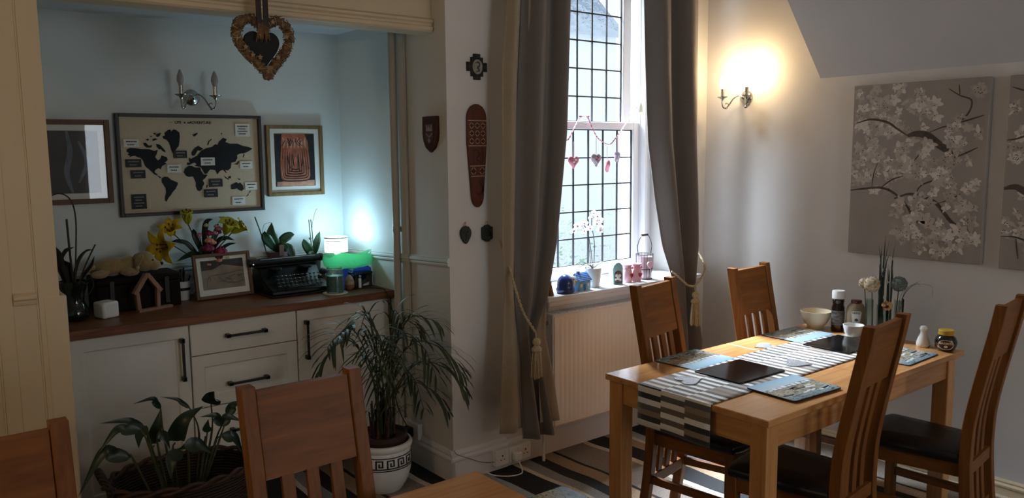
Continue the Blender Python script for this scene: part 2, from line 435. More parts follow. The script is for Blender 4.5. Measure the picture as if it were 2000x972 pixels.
# ------------------------------------------------------------------ fitted cabinets in the alcove
YF = 3.80
def raised(mb, x0, x1, z0, z1, big=True):
    i = .055
    mb.panel(x0, x1, z0, z1, YF, [(0,.003),(.003,0),(i,0),(i+.006,.007),(i+.012,.007),(i+.03,.001)] if big else [(0,.003),(.003,0)], back=.02)
def bar_handle(mb, c, length, vert):
    x, y, z = c
    if vert:
        mb.box(x-.006,x+.006,y-.034,y-.024,z-length/2,z+length/2)
        for s in (-1,1): mb.box(x-.009,x+.009,y-.034,y,z+s*(length/2-.01)-.01,z+s*(length/2-.01)+.01)
    else:
        mb.box(x-length/2,x+length/2,y-.034,y-.024,z-.006,z+.006)
        for s in (-1,1): mb.box(x+s*(length/2-.01)-.01,x+s*(length/2-.01)+.01,y-.034,y,z-.009,z+.009)
def cabinet(x0, x1, label, kind):
    c = thing('base_cabinet' if kind == 'door' else 'drawer_unit', label, 'cabinet', (0,0,0))
    c.location = ((x0+x1)/2, YF, 0)
    ox = (x0+x1)/2
    def bl(mb, nm, mat, par, **k):
        mb.v = [(a-ox, q-YF, z) for a, q, z in mb.v] if par is c else mb.v
        return mb.build(nm, mat, par, **k)
    bl(MB().box(x0+.001, x1-.001, YF+.021, YB-.004, .10, .868), 'carcass', CAB, c)
    bl(MB().box(x0+.001, x1-.001, YF+.06, YF+.078, .0, .10), 'plinth', CAB, c)
    def front(nm, z0, z1, big, hc, hl, vert):
        mb = MB(); raised(mb, x0+.002, x1-.002, z0, z1, big)
        mb.v = [(a-ox, q-YF, z) for a, q, z in mb.v]
        f = mb.build(nm, CAB, c, ang=20)
        h = MB(); bar_handle(h, (hc[0]-ox, 0, hc[1]), hl, vert); h.build('handle', PEWTER, f, bevel=.002)
    if kind == 'door':
        hx = x1-.038 if 'left end' in label else x0+.045
        front('door', .105, .866, True, (hx, .712), .20, True)
    else:
        front('drawer', .716, .866, False, (ox, .794), .20, False)
        front('drawer', .462, .712, True, (ox, .560), .20, False)
        front('drawer', .105, .458, True, (ox, .33), .20, False)
    return c
cabinet(.585, 1.088, 'ivory panelled cupboard at the left end, behind the leafy basket plant', 'door')
cabinet(1.090, 1.612, 'ivory unit of three drawers with pewter bar handles between the two cupboards', 'drawers')
cabinet(1.614, 2.150, 'ivory panelled cupboard at the right end, behind the palm', 'door')
wt = thing('worktop', 'long walnut worktop over the ivory cupboards in the alcove', 'worktop', (1.34, 4.07, .87))
MB().box(-.80, .828, -.29, .296, 0, .04).build('board', WORKTOP, wt, bevel=.003)

# ------------------------------------------------------------------ dining chairs
def chair(label, loc, fwd):
    c = thing('dining_chair', label, 'chair', loc, math.atan2(-fwd[0], fwd[1]), 'high-backed oak dining chairs')
    prof = [(-.245,0),(-.215,.2),(-.200,.38),(-.198,.46),(-.203,.58),(-.225,.72),(-.252,.86),(-.274,.97),(-.290,1.065)]
    pts = bez([(0,a,z) for a, z in prof], 4)
    def yz(z):
        for a, b_ in zip(pts, pts[1:]):
            if a.z <= z <= b_.z: return a.y + (b_.y-a.y)*(z-a.z)/max(1e-6, b_.z-a.z)
        return pts[-1].y
    def curved(x0, x1, z0, z1, dep, off=0.0, n=14):
        mb = MB(); rows = []
        for i in range(n+1):
            z = z0+(z1-z0)*i/n; y = yz(z)+off
            rows.append([(x0,y-dep/2,z),(x1,y-dep/2,z),(x1,y+dep/2,z),(x0,y+dep/2,z)])
        mb.grid(rows, close=True); mb.add(rows[0], [(3,2,1,0)]); mb.add(rows[-1], [(0,1,2,3)])
        return mb
    for s in (-1, 1):
        x = s*.148
        curved(x-.019, x+.019, 0, 1.065, .042, 0, 22).build('rear_post', OAK['z'], c, bevel=.003)
    curved(-.129, .129, .832, 1.052, .022, .004, 8).build('crest_panel', OAK['x'], c, bevel=.003)
    for x in (-.068, 0, .068):
        curved(x-.0175, x+.0175, .215, .837, .014, .004, 14).build('back_slat', OAK['z'], c, bevel=.002)
    MB().box(-.129,.129,-.222,-.198,.17,.22).build('lower_back_rail', OAK['x'], c, bevel=.003)
    MB().box(-.129,.129,-.214,-.188,.375,.425).build('seat_rail', OAK['x'], c, bevel=.003)
    for s in (-1, 1):
        MB().box(s*.168-.02, s*.168+.02, .165, .205, 0, .425).build('front_leg', OAK['z'], c, bevel=.003)
        mb = MB(); mb.add([(s*.138-.011,-.19,.365),(s*.138+.011,-.19,.365),(s*.168+.011,.168,.365),(s*.168-.011,.168,.365),
                           (s*.138-.011,-.19,.425),(s*.138+.011,-.19,.425),(s*.168+.011,.168,.425),(s*.168-.011,.168,.425)],
                          [(0,1,2,3),(4,5,6,7),(0,1,5,4),(1,2,6,5),(2,3,7,6),(3,0,4,7)]); mb.build('seat_rail', OAK['y'], c, bevel=.003)
        mb = MB(); mb.add([(s*.146-.010,-.20,.185),(s*.146+.010,-.20,.185),(s*.168+.010,.168,.185),(s*.168-.010,.168,.185),
                           (s*.146-.010,-.20,.22),(s*.146+.010,-.20,.22),(s*.168+.010,.168,.22),(s*.168-.010,.168,.22)],
                          [(0,1,2,3),(4,5,6,7),(0,1,5,4),(1,2,6,5),(2,3,7,6),(3,0,4,7)]); mb.build('stretcher', OAK['y'], c, bevel=.003)
    MB().box(-.148,.148,.172,.196,.365,.425).build('seat_rail', OAK['x'], c, bevel=.003)
    s_ = MB(); rows = []
    for k, (ins, z) in enumerate([(.004,.424),(0,.432),(0,.448),(.006,.458),(.03,.466),(.09,.472)]):
        poly = [(-.165+ins,-.178+ins),(.165-ins,-.178+ins),(.185-ins,.05),(.19-ins,.20-ins),(.12,.222-ins),(0,.228-ins),(-.12,.222-ins),(-.19+ins,.20-ins),(-.185+ins,.05)]
        rows.append([(a, b_, z) for a, b_ in poly])
    s_.grid(rows, close=True); s_.add(rows[-1], [tuple(range(9))]); s_.add(rows[0], [tuple(range(8,-1,-1))])
    s_.build('seat', LEATHER, c, bevel=.004, ang=60)
    return c
def place(proto, label, loc, fwd): return copy_tree(proto, loc, math.atan2(-fwd[0], fwd[1]), label)
ch = chair('oak chair on the radiator side of the dining table, in front of the radiator', (2.775, 2.135, 0), (.19,-.98))
place(ch, 'oak chair on the window side of the dining table, below the right-hand curtain', (3.475, 2.145, 0), (.06,-1))
place(ch, 'oak chair on the near side of the dining table, half hiding the glass vase', (2.655, 1.615, 0), (-.12,.99))
place(ch, 'oak chair on the near side of the dining table, cut by the right picture edge', (3.37, 1.485, 0), (-.12,.99))
place(ch, 'oak chair at the second table, between the basket plant and the potted palm', (.842, 1.685, 0), (0,-1))
place(ch, 'oak chair at the second table, standing before the cream pier in the bottom left corner', (.132, 1.70, 0), (.01,-1))

# ------------------------------------------------------------------ tables
def table(label, x0, x1, y0, y1, seam, group):
    cx, cy = (x0+x1)/2, (y0+y1)/2; hx, hy = (x1-x0)/2, (y1-y0)/2
    t_ = thing('dining_table', label, 'table', (cx, cy, 0), 0, group)
    sm = seam-cx
    MB().box(-hx, sm-.0015, -hy, hy, .725, .75).build('tabletop', PINE['x'], t_, bevel=.003)
    MB().box(sm+.0015, hx, -hy, hy, .725, .75).build('tabletop', PINE['x'], t_, bevel=.003)
    lx0, lx1, ly = -hx+.012, hx-.055, hy-.012
    for x in (lx0, lx1-.068):
        for y in (-ly, ly-.068): MB().box(x, x+.068, y, y+.068, 0, .7245).build('leg', PINE['z'], t_, bevel=.004)
    for y in (-ly+.01, ly-.032): MB().box(lx0+.068, lx1-.068, y, y+.022, .635, .7245).build('apron', PINE['x'], t_, bevel=.002)
    for x in (lx0+.01, lx1-.032): MB().box(x, x+.022, -ly+.068, ly-.068, .635, .7245).build('apron', PINE['y'], t_, bevel=.002)
    return t_
table('varnished pine dining table laid with a striped runner and picture mats', 2.272, 3.765, 1.505, 2.272, 3.064, None)
table('second pine table, only its bare corner showing at the bottom edge', -.22, 1.278, 1.03, 1.793, .55, None)

# ------------------------------------------------------------------ radiator
rd = thing('radiator', 'white panel radiator below the leaded window', 'radiator', (3.24, 3.11, .185))
h = .61; rows = []
g = MB(); n = 0
xs = []; 
x = -.50
for k in range(30):
    a = -.47 + k*.0323
    xs += [(a-.006, 0), (a-.003, .0016), (a+.003, .0016), (a+.006, 0)]
xs = [(-.51, .012), (-.504, 0)] + xs + [(.504, 0), (.51, .012)]
rows = []
for z, flat in ((0,1),(.012,1),(.035,1),(.05,0),(h-.05,0),(h-.035,1),(h-.012,1),(h,1)):
    edge = .008 if z in (0, h) else 0
    rows.append([(xx_, (0 if flat and 0 < i < len(xs)-1 else d)+edge, z) for i, (xx_, d) in enumerate(xs)])
g.grid(rows); g.box(-.51, .51, .012, .03, 0, h)
g.build('front_panel', pm('radiator_enamel', 'f0e4d6', .35, var=.02, scale=4), rd, ang=25)
g = MB(); g.box(-.512,.512,.0,.085,h,h+.006)
for k in range(34): g.box(-.49+k*.029,-.49+k*.029+.004,.006,.08,h+.006,h+.009)
g.build('top_grille', WHITEG, rd)
MB().box(-.514,-.508,.004,.088,.01,h+.004).build('side_cover', WHITEG, rd)
v_ = MB(); v_.lathe([(.0,-.0),(.012,0),(.012,.02),(.008,.022),(.008,.03),(0,.03)], 14, M=Matrix.Rotation(-PI/2,4,'Y'), c=(-.513,.05,.565)); v_.build('bleed_valve', CHROME, rd)
v_ = MB().tube([(-.54,.05,-.185),(-.54,.05,.06),(-.50,.05,.06)], .0085, 10); v_.build('feed_pipe', WHITEG, rd)

# ------------------------------------------------------------------ sockets
def socket_plate(x0, gangs, par_label, y=YW-.018, z0=.03):
    w_ = .086 if gangs == 1 else .146
    s_ = thing('wall_socket', par_label, 'socket', (x0+w_/2, y, z0), 0, 'white sockets above the skirting')
    MB().box(-w_/2, w_/2, -.034, 0, 0, .086).build('box', WHITECER, s_, bevel=.003)
    for k in range(gangs):
        cx = 0 if gangs == 1 else (-.036 + .072*k)
        pn = MB(); pn.box(cx-.003, cx+.003, -.0352, -.034, .048, .058)
        for q in (-.011,.011): pn.box(cx+q-.0035, cx+q+.0035, -.0352, -.034, .030, .034)
        pn.build('pin_holes', BLACK, s_)
        MB().box(cx-.006+.02, cx+.006+.02, -.037, -.034, .058, .076).build('rocker_switch', WHITECER, s_, bevel=.001)
socket_plate(2.40, 1, 'white single socket on the skirting by the pier corner')
socket_plate(2.488, 2, 'white double socket with a plug in it, below the left curtain')
pg = thing('plug', 'white plug with a looped cable in the double socket', 'plug', (2.525, YW-.053, .03))
MB().box(-.024,.024,-.036,0,.012,.062).build('plug_body', WHITECER, pg, bevel=.008)
MB().tube(bez([(0,-.03,.014),(.0,-.05,-.012),(-.03,-.09,-.026),(-.10,-.08,-.026),(-.16,-.03,-.022),(-.20,.0,.0)],8), .0035, 6).build('cable', WHITECER, pg)
sk = thing('wall_socket', 'white socket on the alcove side wall, behind the palm pot', 'socket', (XS, 3.60, .09), 0, 'white sockets above the skirting')
MB().box(-.03, 0, -.075, .075, .05, .136).build('box', WHITECER, sk, bevel=.003)
MB().box(-.07,-.03,-.03,.03,.06,.11).build('black_plug', BLACK, sk, bevel=.006)
cb = MB().tube(bez([(1.96,3.96,.915),(2.10,3.86,.918),(2.115,3.77,.90),(2.118,3.755,.75),(2.125,3.75,.5),(2.12,3.70,.3),(2.13,3.60,.18)],8), .003, 6)
tag(cb.build('lamp_cable', BLACKM), 'thin dark cable hanging over the right end of the worktop', 'cable')
cb = MB().tube(bez([(2.145,3.742,.905),(2.150,3.735,.93),(2.1,3.745,.935),(2.09,3.768,.86),(2.11,3.76,.6)],8), .0022, 6)
cb = MB().tube(bez([(2.163,3.22,.17),(2.16,3.19,.16),(2.25,3.205,.11),(2.33,3.215,.07),(2.40,3.205,.055)],8), .0018, 6)
tag(cb.build('thin_wire', pm('grey_wire','6a6460',.6)), 'thin grey wire trailing from the palm to the skirting socket', 'cable')

# ------------------------------------------------------------------ curtains, tie-backs
def curtain_cloth(name, base, lite=None):
    m, t, N, L, b = nt(name)
    v = coords(t, (1,1,1)); f = noise(t, v, 420, 2, .7); g_ = noise(t, v, 4, 3)
    c0 = srgb(base)
    mx = N.new('ShaderNodeMix'); mx.data_type = 'RGBA'; mx.blend_type = 'MULTIPLY'; mx.inputs[0].default_value = 1
    L.new(ramp(t, f, [(.3,tuple(q*.75 for q in c0)),(.7,tuple(q*1.2 for q in c0))]), mx.inputs[6])
    L.new(ramp(t, g_, [(.2,(.92,.92,.92)),(.8,(1,1,1))]), mx.inputs[7]); L.new(mx.outputs[2], b.inputs['Base Color'])
    b.inputs['Roughness'].default_value = .8; b.inputs['Sheen Weight'].default_value = .25
    L.new(bump(t, f, .35, .001), b.inputs['Normal']); return m
CLOTH = curtain_cloth('grey_taupe_curtain_cloth', '6f6862')
LINING = curtain_cloth('beige_curtain_lining', 'a3957f')
def lerp_table(tab, z):
    tab = sorted(tab)
    if z <= tab[0][0]: return tab[0][1:]
    for a, b_ in zip(tab, tab[1:]):
        if a[0] <= z <= b_[0]:
            k = (z-a[0])/(b_[0]-a[0]); return [p+(q-p)*k for p, q in zip(a[1:], b_[1:])]
    return tab[-1][1:]
def drape(tab, z0, z1, folds, amp, ph=0, nz=60, nx=72, y=3.08, skew=1.0):
    """cloth hanging from z1 to z0; tab rows (z, left x, right x, y shift, fold depth factor)"""
    rows = []
    for i in range(nz+1):
        z = z0+(z1-z0)*i/nz; xl, xr, dy, k = lerp_table(tab, z); r_ = []
        for j in range(nx+1):
            u = j/nx; uu = u**skew
            f_ = math.sin(2*PI*folds*uu+ph) + .22*math.sin(2*PI*folds*2.1*uu+ph*2.3+z*.8)
            x_ = xl+(xr-xl)*(u + .028*math.sin(2*PI*folds*uu+ph+1.4))
            r_.append((x_, y+dy+amp*k*f_, z))
        rows.append(r_)
    return MB().grid(rows)
lc = thing('curtain', 'grey curtain tied back at the left side of the window', 'curtain', (2.6, 3.1, .2), 0, 'grey curtains at the window')
def rel(mb, o): mb.v = [(a-o.location[0], b_-o.location[1], z-o.location[2]) for a,b_,z in mb.v]; return mb
TL = [(.20,2.49,2.66,-.02,.9),(.5,2.475,2.60,-.01,.8),(.74,2.47,2.572,0,.55),(.80,2.465,2.59,0,.6),(.9,2.455,2.64,0,.7),(1.2,2.455,2.70,0,1),(1.75,2.47,2.772,0,1),(2.4,2.51,2.80,0,1),(2.78,2.52,2.80,0,1)]
rel(drape(TL, .19, 2.78, 1.7, .03, .6), lc).build('cloth', CLOTH, lc, solid=.003, ang=180)
TLL = [(.25,2.350,2.55,-.005,1),(.6,2.372,2.53,-.002,.8),(.95,2.405,2.50,.02,.5),(1.2,2.398,2.52,.02,.8),(2.0,2.412,2.56,.02,1),(2.78,2.48,2.6,.02,1)]
lab(rel(drape(TLL, .25, 2.78, 1.3, .02, 2.2), lc).build('lining', LINING, lc, solid=.003, ang=180), 'beige lining showing at the outer edge')
TLF = [(.26,2.585,2.70,-.005,1),(.5,2.58,2.665,0,.8),(.72,2.572,2.625,.01,.4),(.86,2.60,2.645,.02,.3)]
lab(rel(drape(TLF, .26, .86, .8, .016, .2, 24, 20, 3.055), lc).build('turned_hem', LINING, lc, solid=.003, ang=180), 'beige turned-back leading edge below the tie')
rc_ = thing('curtain', 'grey curtain tied back at the right side of the window, nearest the wall light', 'curtain', (3.7, 3.1, .2), 0, 'grey curtains at the window')
TR = [(.10,3.64,3.93,0,.9),(.5,3.66,3.92,0,.9),(.84,3.67,3.86,0,.5),(.92,3.645,3.87,0,.6),(1.1,3.575,3.89,0,.9),(1.35,3.52,3.89,0,1),(1.7,3.455,3.885,0,1),(2.1,3.43,3.875,0,1),(2.78,3.40,3.865,0,1)]
rel(drape(TR, .10, 2.78, 1.9, .05, 2.6, skew=1.1), rc_).build('cloth', CLOTH, rc_, solid=.003, ang=180)
pole = thing('curtain_pole', 'curtain pole above the leaded window', 'curtain pole', (3.15, 3.10, 2.78))
ROPE = pm('cream_rope', 'b9a888', .8, var=.2, scale=120, bmp=.5, bscale=200)
g = MB().tube([(-.78,0,0),(.93,0,0)], .014, 14); g.build('rod', PEWTER, pole)
for s in (-.80,.95): MB().sphere((s,0,0), .028).build('finial', PEWTER, pole)
for s in (-.7,.88): MB().box(s-.01,s+.01,0,YW-3.10,-.008,.008).build('bracket', PEWTER, pole)
def twisted(mb, pts, r):
    P = [Vector(p) for p in pts]
    for k in range(2):
        q = []
        for i, p in enumerate(P):
            t_ = (P[min(i+1,len(P)-1)]-P[max(i-1,0)]).normalized(); a = t_.cross(Vector((0,0.3,1))).normalized(); b_ = a.cross(t_)
            w = i*1.1 + k*PI; q.append(p + (a*math.cos(w)+b_*math.sin(w))*r*.55)
        mb.tube(q, r*.55, 6)
def tieback(label, pts, tz):
    o = Vector(pts[-1]); tb = thing('tieback', label, 'curtain tie-back', o, 0, 'tasselled rope tie-backs')
    mb = MB(); twisted(mb, [Vector(p)-o for p in bez(pts, 16)], .0068); mb.build('rope', ROPE, tb)
    t_ = MB(); t_.tube([(0,-.005,.0),(0,-.01,-.035)], .004, 6); t_.sphere((0,-.012,-.05), .021, 14, 10)
    t_.lathe([(.010,-.066),(.016,-.072),(.026,-.082),(.026,-.094),(.022,-.098)], 16, (0,-.012,0)); t_.build('tassel_head', ROPE, tb)
    s_ = MB()
    for k in range(46):
        a = R.uniform(0,2*PI); q = math.sqrt(R.random())*.024; e = q*1.25
        s_.tube([(q*.8*math.cos(a),-.012+q*.8*math.sin(a),-.09),(q*math.cos(a),-.012+q*math.sin(a),-.13),(e*math.cos(a)+R.uniform(-.003,.003),-.012+e*math.sin(a),-.225+R.uniform(-.01,.006))], .0032, 5)
    s_.build('tassel_fringe', ROPE, tb)
    return tb
tieback('cream rope tie-back with a tassel round the curtain left of the radiator', [(2.45,3.21,1.22),(2.425,3.10,1.10),(2.41,3.03,.99),(2.44,3.005,.87),(2.505,2.995,.765)], .75)
tieback('cream rope tie-back with a tassel round the curtain nearest the wall light', [(3.96,3.22,1.10),(3.90,3.06,.96),(3.82,3.02,.89),(3.725,2.995,.855)], .85)
s_ = MB(); 
tb = [o for o in COL.objects if o.name.startswith('tieback')][-1]
twisted(s_, [Vector(p)-Vector((3.725,2.995,.855)) for p in bez([(3.60,3.06,.95),(3.635,3.01,.90),(3.675,2.996,.866),(3.725,2.995,.855)],12)], .0068); s_.build('rope', ROPE, tb)
# ------------------------------------------------------------------ twin candle wall lights
BULB_OFF = pm('frosted_bulb', 'b5aeaa', .35, var=.02, trans=.25)
m, t, N, L, b = nt('lit_bulb')
b.inputs['Base Color'].default_value = (1,.9,.75,1); b.inputs['Emission Color'].default_value = (1,.80,.52,1); b.inputs['Emission Strength'].default_value = 14
BULB_ON = m
m, t, N, L, b = nt('dim_lit_bulb')
b.inputs['Base Color'].default_value = (1,.9,.75,1); b.inputs['Emission Color'].default_value = (1,.84,.60,1); b.inputs['Emission Strength'].default_value = 7
BULB_DIM = m
def sconce(label, loc, rz, power=(0,0), rad=.02):
    """local: wall plane at y=0, room towards -y"""
    s = thing('wall_light', label, 'wall light', loc, rz, 'twin candle wall lights')
    p = MB().lathe([(.0,.030),(.012,.030),(.016,.024),(.030,.018),(.038,.013),(.041,.006),(.043,0)], 28, M=Matrix.Rotation(PI/2,4,'X'))
    p.build('back_plate', CHROME, s)
    MB().sphere((0,-.034,0), .014).build('boss', CHROME, s)
    for k, sd in enumerate((-1, 1)):
        ar = MB(); ar.tube(bez([(0,-.034,.004),(sd*.022,-.048,.014),(sd*.042,-.072,-.006),(sd*.058,-.092,-.042),(sd*.070,-.105,-.060),(sd*.082,-.116,-.054),(sd*.086,-.12,-.030),(sd*.085,-.12,-.012)],8), .0042, 8)
        ar.tube(bez([(sd*.066,-.102,-.058),(sd*.060,-.094,-.046),(sd*.062,-.097,-.034),(sd*.069,-.104,-.032),(sd*.072,-.107,-.039)],6), .0026, 6)
        ar.lathe([(.008,-.006),(.010,-.002),(.008,.004)], 12, (sd*.070,-.105,-.060))
        a = ar.build('arm', CHROME, s)
        MB().lathe([(.003,-.018),(.007,-.012),(.012,-.004),(.030,.004),(.032,.007),(.028,.007),(.010,.002),(.010,.050),(.012,.051),(.012,.053),(0,.053)], 22, (sd*.085,-.12,0)).build('candle_cup', CHROME, a)
        q = MB().lathe([(.009,.053),(.011,.058),(.0165,.072),(.0175,.084),(.015,.100),(.009,.117),(.004,.128),(0,.132)], 18, (sd*.085,-.12,0))
        q.build('bulb', (BULB_ON if power[k] > 1.5 else BULB_DIM) if power[k] else BULB_OFF, s)
        if power[k]:
            d = bpy.data.lights.new('bulb_light', 'POINT'); d.energy = power[k]; d.color = (1.0, .70, .38); d.shadow_soft_size = rad
            o = bpy.data.objects.new('bulb_light', d); COL.objects.link(o); o.parent = s; o.location = (sd*.085, -.12, .155)
    return s
sconce('unlit twin candle wall light above the framed world map', (1.331, YB, 1.945), 0)
sconce('lit twin candle wall light on the wall between the right curtain and the blossom canvas', (XR, 2.945, 1.955), -PI/2, (1.7, 4.2))
sconce('unseen lit twin candle wall light added on the left wall as warm room fill', (XL, 1.6, 1.95), PI/2, (7.5, 7.5), .04)  # out of view; added as warm fill for the pier and beam
sconce('unseen lit twin candle wall light added on the rear wall to warm the window side', (3.65, YR, 1.95), PI, (6, 6), .04)  # added unseen lamp, warms the window wall, radiator and near chair backs

# ------------------------------------------------------------------ framed pictures in the alcove
def frame_bars(w, h, fw, dep, mat, par, name='frame'):
    f = MB()
    f.box(-w/2, -w/2+fw, -dep, 0, -h/2, h/2); f.box(w/2-fw, w/2, -dep, 0, -h/2, h/2)
    f.box(-w/2+fw, w/2-fw, -dep, 0, -h/2, -h/2+fw); f.box(-w/2+fw, w/2-fw, -dep, 0, h/2-fw, h/2)
    return f.build(name, mat, par, bevel=.002)
MAP_FRAME = pm('dark_wood_frame', '231d1a', .45, var=.25, scale=30)
MAP_BOARD = pm('tan_pin_board', 'c6b79f', .85, var=.05, scale=90)
INK = pm('black_print', '15161a', .8, var=.1, scale=50)
LAND = [[(-319,80),(-303,87),(-283,86),(-252,81),(-215,80),(-189,71),(-173,77),(-179,57),(-188,40),(-176,23),(-165,29),(-156,48),(-143,43),(-132,40),(-127,26),(-139,14),(-144,12),(-134,6),(-156,-5),(-162,-16),(-165,-24),(-173,-16),(-184,-21),(-192,-27),(-195,-35),(-188,-44),(-180,-47),(-186,-52),(-173,-58),(-165,-64),(-171,-67),(-183,-55),(-199,-46),(-211,-32),(-224,-18),(-236,-9),(-243,8),(-247,24),(-257,36),(-272,41),(-285,48),(-301,44),(-314,39),(-305,47),(-318,53),(-310,61),(-321,69)],
[(-136,163),(-118,177),(-105,180),(-103,169),(-91,181),(-78,178),(-62,164),(-61,141),(-65,116),(-69,96),(-83,79),(-93,62),(-101,59),(-108,76),(-112,96),(-117,113),(-127,127),(-143,133),(-147,145),(-134,149)],
[(-192,160),(-176,163),(-182,152)],[(-179,155),(-152,163),(-161,144),(-174,141)],[(-228,130),(-212,132),(-218,121)],[(-196,130),(-183,135),(-170,130),(-194,120)],
[(-242,110),(-229,113),(-214,96),(-198,102),(-204,88),(-225,88),(-235,96)],[(-179,107),(-161,102),(-138,74),(-136,62),(-152,71),(-157,79),(-167,79),(-177,91)],[(-208,146),(-195,147),(-201,140)],
[(-162,-67),(-149,-60),(-132,-62),(-117,-77),(-85,-92),(-86,-103),(-98,-126),(-112,-140),(-122,-156),(-133,-167),(-142,-181),(-145,-190),(-153,-183),(-152,-164),(-145,-141),(-147,-118),(-156,-101),(-164,-87)],
[(-45,-21),(-25,-7),(-8,-8),(6,-17),(34,-18),(36,-32),(49,-55),(69,-55),(57,-73),(42,-84),(50,-102),(40,-119),(37,-131),(25,-141),(13,-138),(6,-115),(7,-95),(0,-77),(-5,-63),(-28,-65),(-41,-59),(-52,-41)],
[(-24,-4),(-34,-1),(-32,10),(-18,10),(-23,21),(-8,30),(6,38),(21,44),(30,55),(42,70),(71,84),(100,90),(118,104),(130,101),(137,116),(161,139),(181,130),(172,116),(195,107),(237,107),(266,95),(297,89),(318,80),(299,68),(274,56),(246,53),(231,45),(233,30),(220,9),(199,6),(194,-23),(179,-35),(164,-34),(172,-52),(161,-43),(152,-31),(137,-37),(120,-56),(111,-33),(97,-30),(82,-30),(67,-50),(55,-52),(42,-26),(37,-17),(20,-11),(6,-8),(15,1),(5,9),(-7,4)],
[(-7,47),(-7,64),(9,84),(29,96),(54,81),(42,72),(33,70),(25,73),(19,61),(9,47),(1,44)],[(-23,27),(-17,36),(-13,24),(-20,21)],[(76,101),(82,119),(100,133),(101,129),(87,116),(81,98)],[(1,153),(30,165),(27,156),(12,144)],[(151,165),(159,160),(153,155)],[(263,35),(270,53),(273,47),(266,32)],[(213,-3),(229,3),(238,15),(241,9),(231,-6)],[(157,-64),(168,-73),(185,-82),(179,-85),(162,-76)],[(177,-70),(192,-65),(191,-80),(180,-76)],[(224,-78),(245,-84),(239,-89)],
[(190,-115),(205,-107),(220,-100),(232,-108),(241,-102),(256,-120),(258,-139),(248,-149),(233,-144),(222,-134),(206,-137),(191,-137)],[(288,-155),(300,-148),(290,-161)],[(271,-178),(287,-164),(280,-176)],[(59,-126),(61,-111),(68,-108),(63,-126)]]
wm = thing('world_map', 'large framed world map with black continents and pinned labels', 'map', (1.32, YB, 1.60))
frame_bars(.735, .515, .017, .03, MAP_FRAME, wm)
MB().box(-.352,.352,-.012,0,-.242,.242).build('board', MAP_BOARD, wm, smooth=False)
g = MB()
for poly in LAND: g.prism([(a/1000,b_/1000) for a,b_ in poly], -.0135, -.0121)
lab(g.build('continents', INK, wm, smooth=False), 'black printed continents')
WHITE_L = [(-334,129,-261,91),(-134,0,-65,-41),(37,35,110,-7),(227,213,306,146),(244,12,312,-29),(266,-103,335,-144),(192,-178,263,-223)]
BLACK_L = [(-330,31,-256,-10),(-310,-24,-240,-66),(-99,72,-31,33),(73,-79,145,-121),(45,-132,117,-175),(-314,-145,-243,-220)]
LBLK = pm('black_label', '1b1b20', .6, var=.1); INKL = pm('pale_ink', '8d8b88', .8)
for lst, ma, mi, nm in ((WHITE_L, PAPER, INK, 'white pinned label'), (BLACK_L, LBLK, INKL, 'black pinned label')):
    for i, (x0,z1,x1,z0) in enumerate(lst):
        q = MB().box(x0/1000,x1/1000,-.0165,-.0145,z0/1000,z1/1000)
        o = lab(q.build('pinned_label', ma, wm, smooth=False), nm)
        rows_ = 2 if z1-z0 < 50 else 4
        q = MB(); hh = (z1-z0)/1000
        for k in range(rows_):
            zc = z1/1000-hh*(.3+.4*k/(rows_-1)) if rows_ == 2 else z1/1000-hh*(.2+.2*k)
            xa, xb = x0/1000+.012+(.006 if k % 2 else 0), x1/1000-.012-(.010 if k % 2 else 0); xw = xa
            while xw < xb:                                        # faint, unreadable handwriting: short strokes
                s_ = R.uniform(.003,.007); q.box(xw, min(xb,xw+s_), -.0172,-.0166, zc-.0022-R.uniform(0,.001), zc+.0022+R.uniform(0,.001)); xw += s_+.0018
        q.build('handwriting', mi, o, smooth=False)
q = MB(); 
for body, cx, sz in (('LIFE', -.066, .019), ('is', -.033, .015), ('an', -.012, .015), ('ADVENTURE', .046, .019)):
    vs_, fs_ = text_mesh(body, sz, .0006); q.add([(v_.x+cx, -.0126, v_.y+.216) for v_ in vs_], fs_)
for s in (-1, 1): q.box(s*.101-.008, s*.101+.008, -.0126, -.0122, .2152, .2166)
lab(q.build('title', INK, wm, smooth=False), 'title LIFE is an ADVENTURE')

GOLDF = wood('antique_gold_frame', '5f4a2c', '8a7048', 'z', .45, 2, knots=False)
BRNF = wood('brown_wood_frame', '4e3521', '6d4c30', 'z', .45, 2, knots=False)
GLZ = pm('picture_glass_dark', '0e0d10', .04, var=.2, scale=6)
def flat(polys, y, name, mat, par, th=.0006):
    g = MB()
    for p in polys: g.prism(p, y-th, y)
    return g.build(name, mat, par, smooth=False)
def stroke(mb, pts, w, y):
    """painted stroke in the xz plane"""
    P = bez([(a,0,b_) for a,b_ in pts], 6); n = len(P); rows = []
    for i, p in enumerate(P):
        t_ = (P[min(i+1,n-1)]-P[max(i-1,0)]).normalized(); nn = Vector((-t_.z,0,t_.x)); ww = w*(.35+.65*math.sin(PI*(i+.5)/n))
        rows.append([(p.x+nn.x*ww, y, p.z+nn.z*ww), (p.x-nn.x*ww, y, p.z-nn.z*ww)])
    mb.grid(rows)
pr = thing('framed_print', 'gold framed print of a terracotta arch shape on black, beside the map', 'picture', (1.882, YB, 1.612))
frame_bars(.335, .395, .021, .025, GOLDF, pr)
MB().box(-.148,.148,-.010,0,-.178,.178).build('mount', PAPER, pr, smooth=False)
MB().box(-.118,.118,-.012,-.0101,-.145,.150).build('picture', pm('charcoal_ink', '1d1c20', .8, var=.4, scale=25), pr, smooth=False)
TERRA = pm('terracotta_wash', '9a5840', .85, var=.35, scale=26); PEACH = pm('peach_wash', 'b88770', .85, var=.3, scale=22)
a = MB()
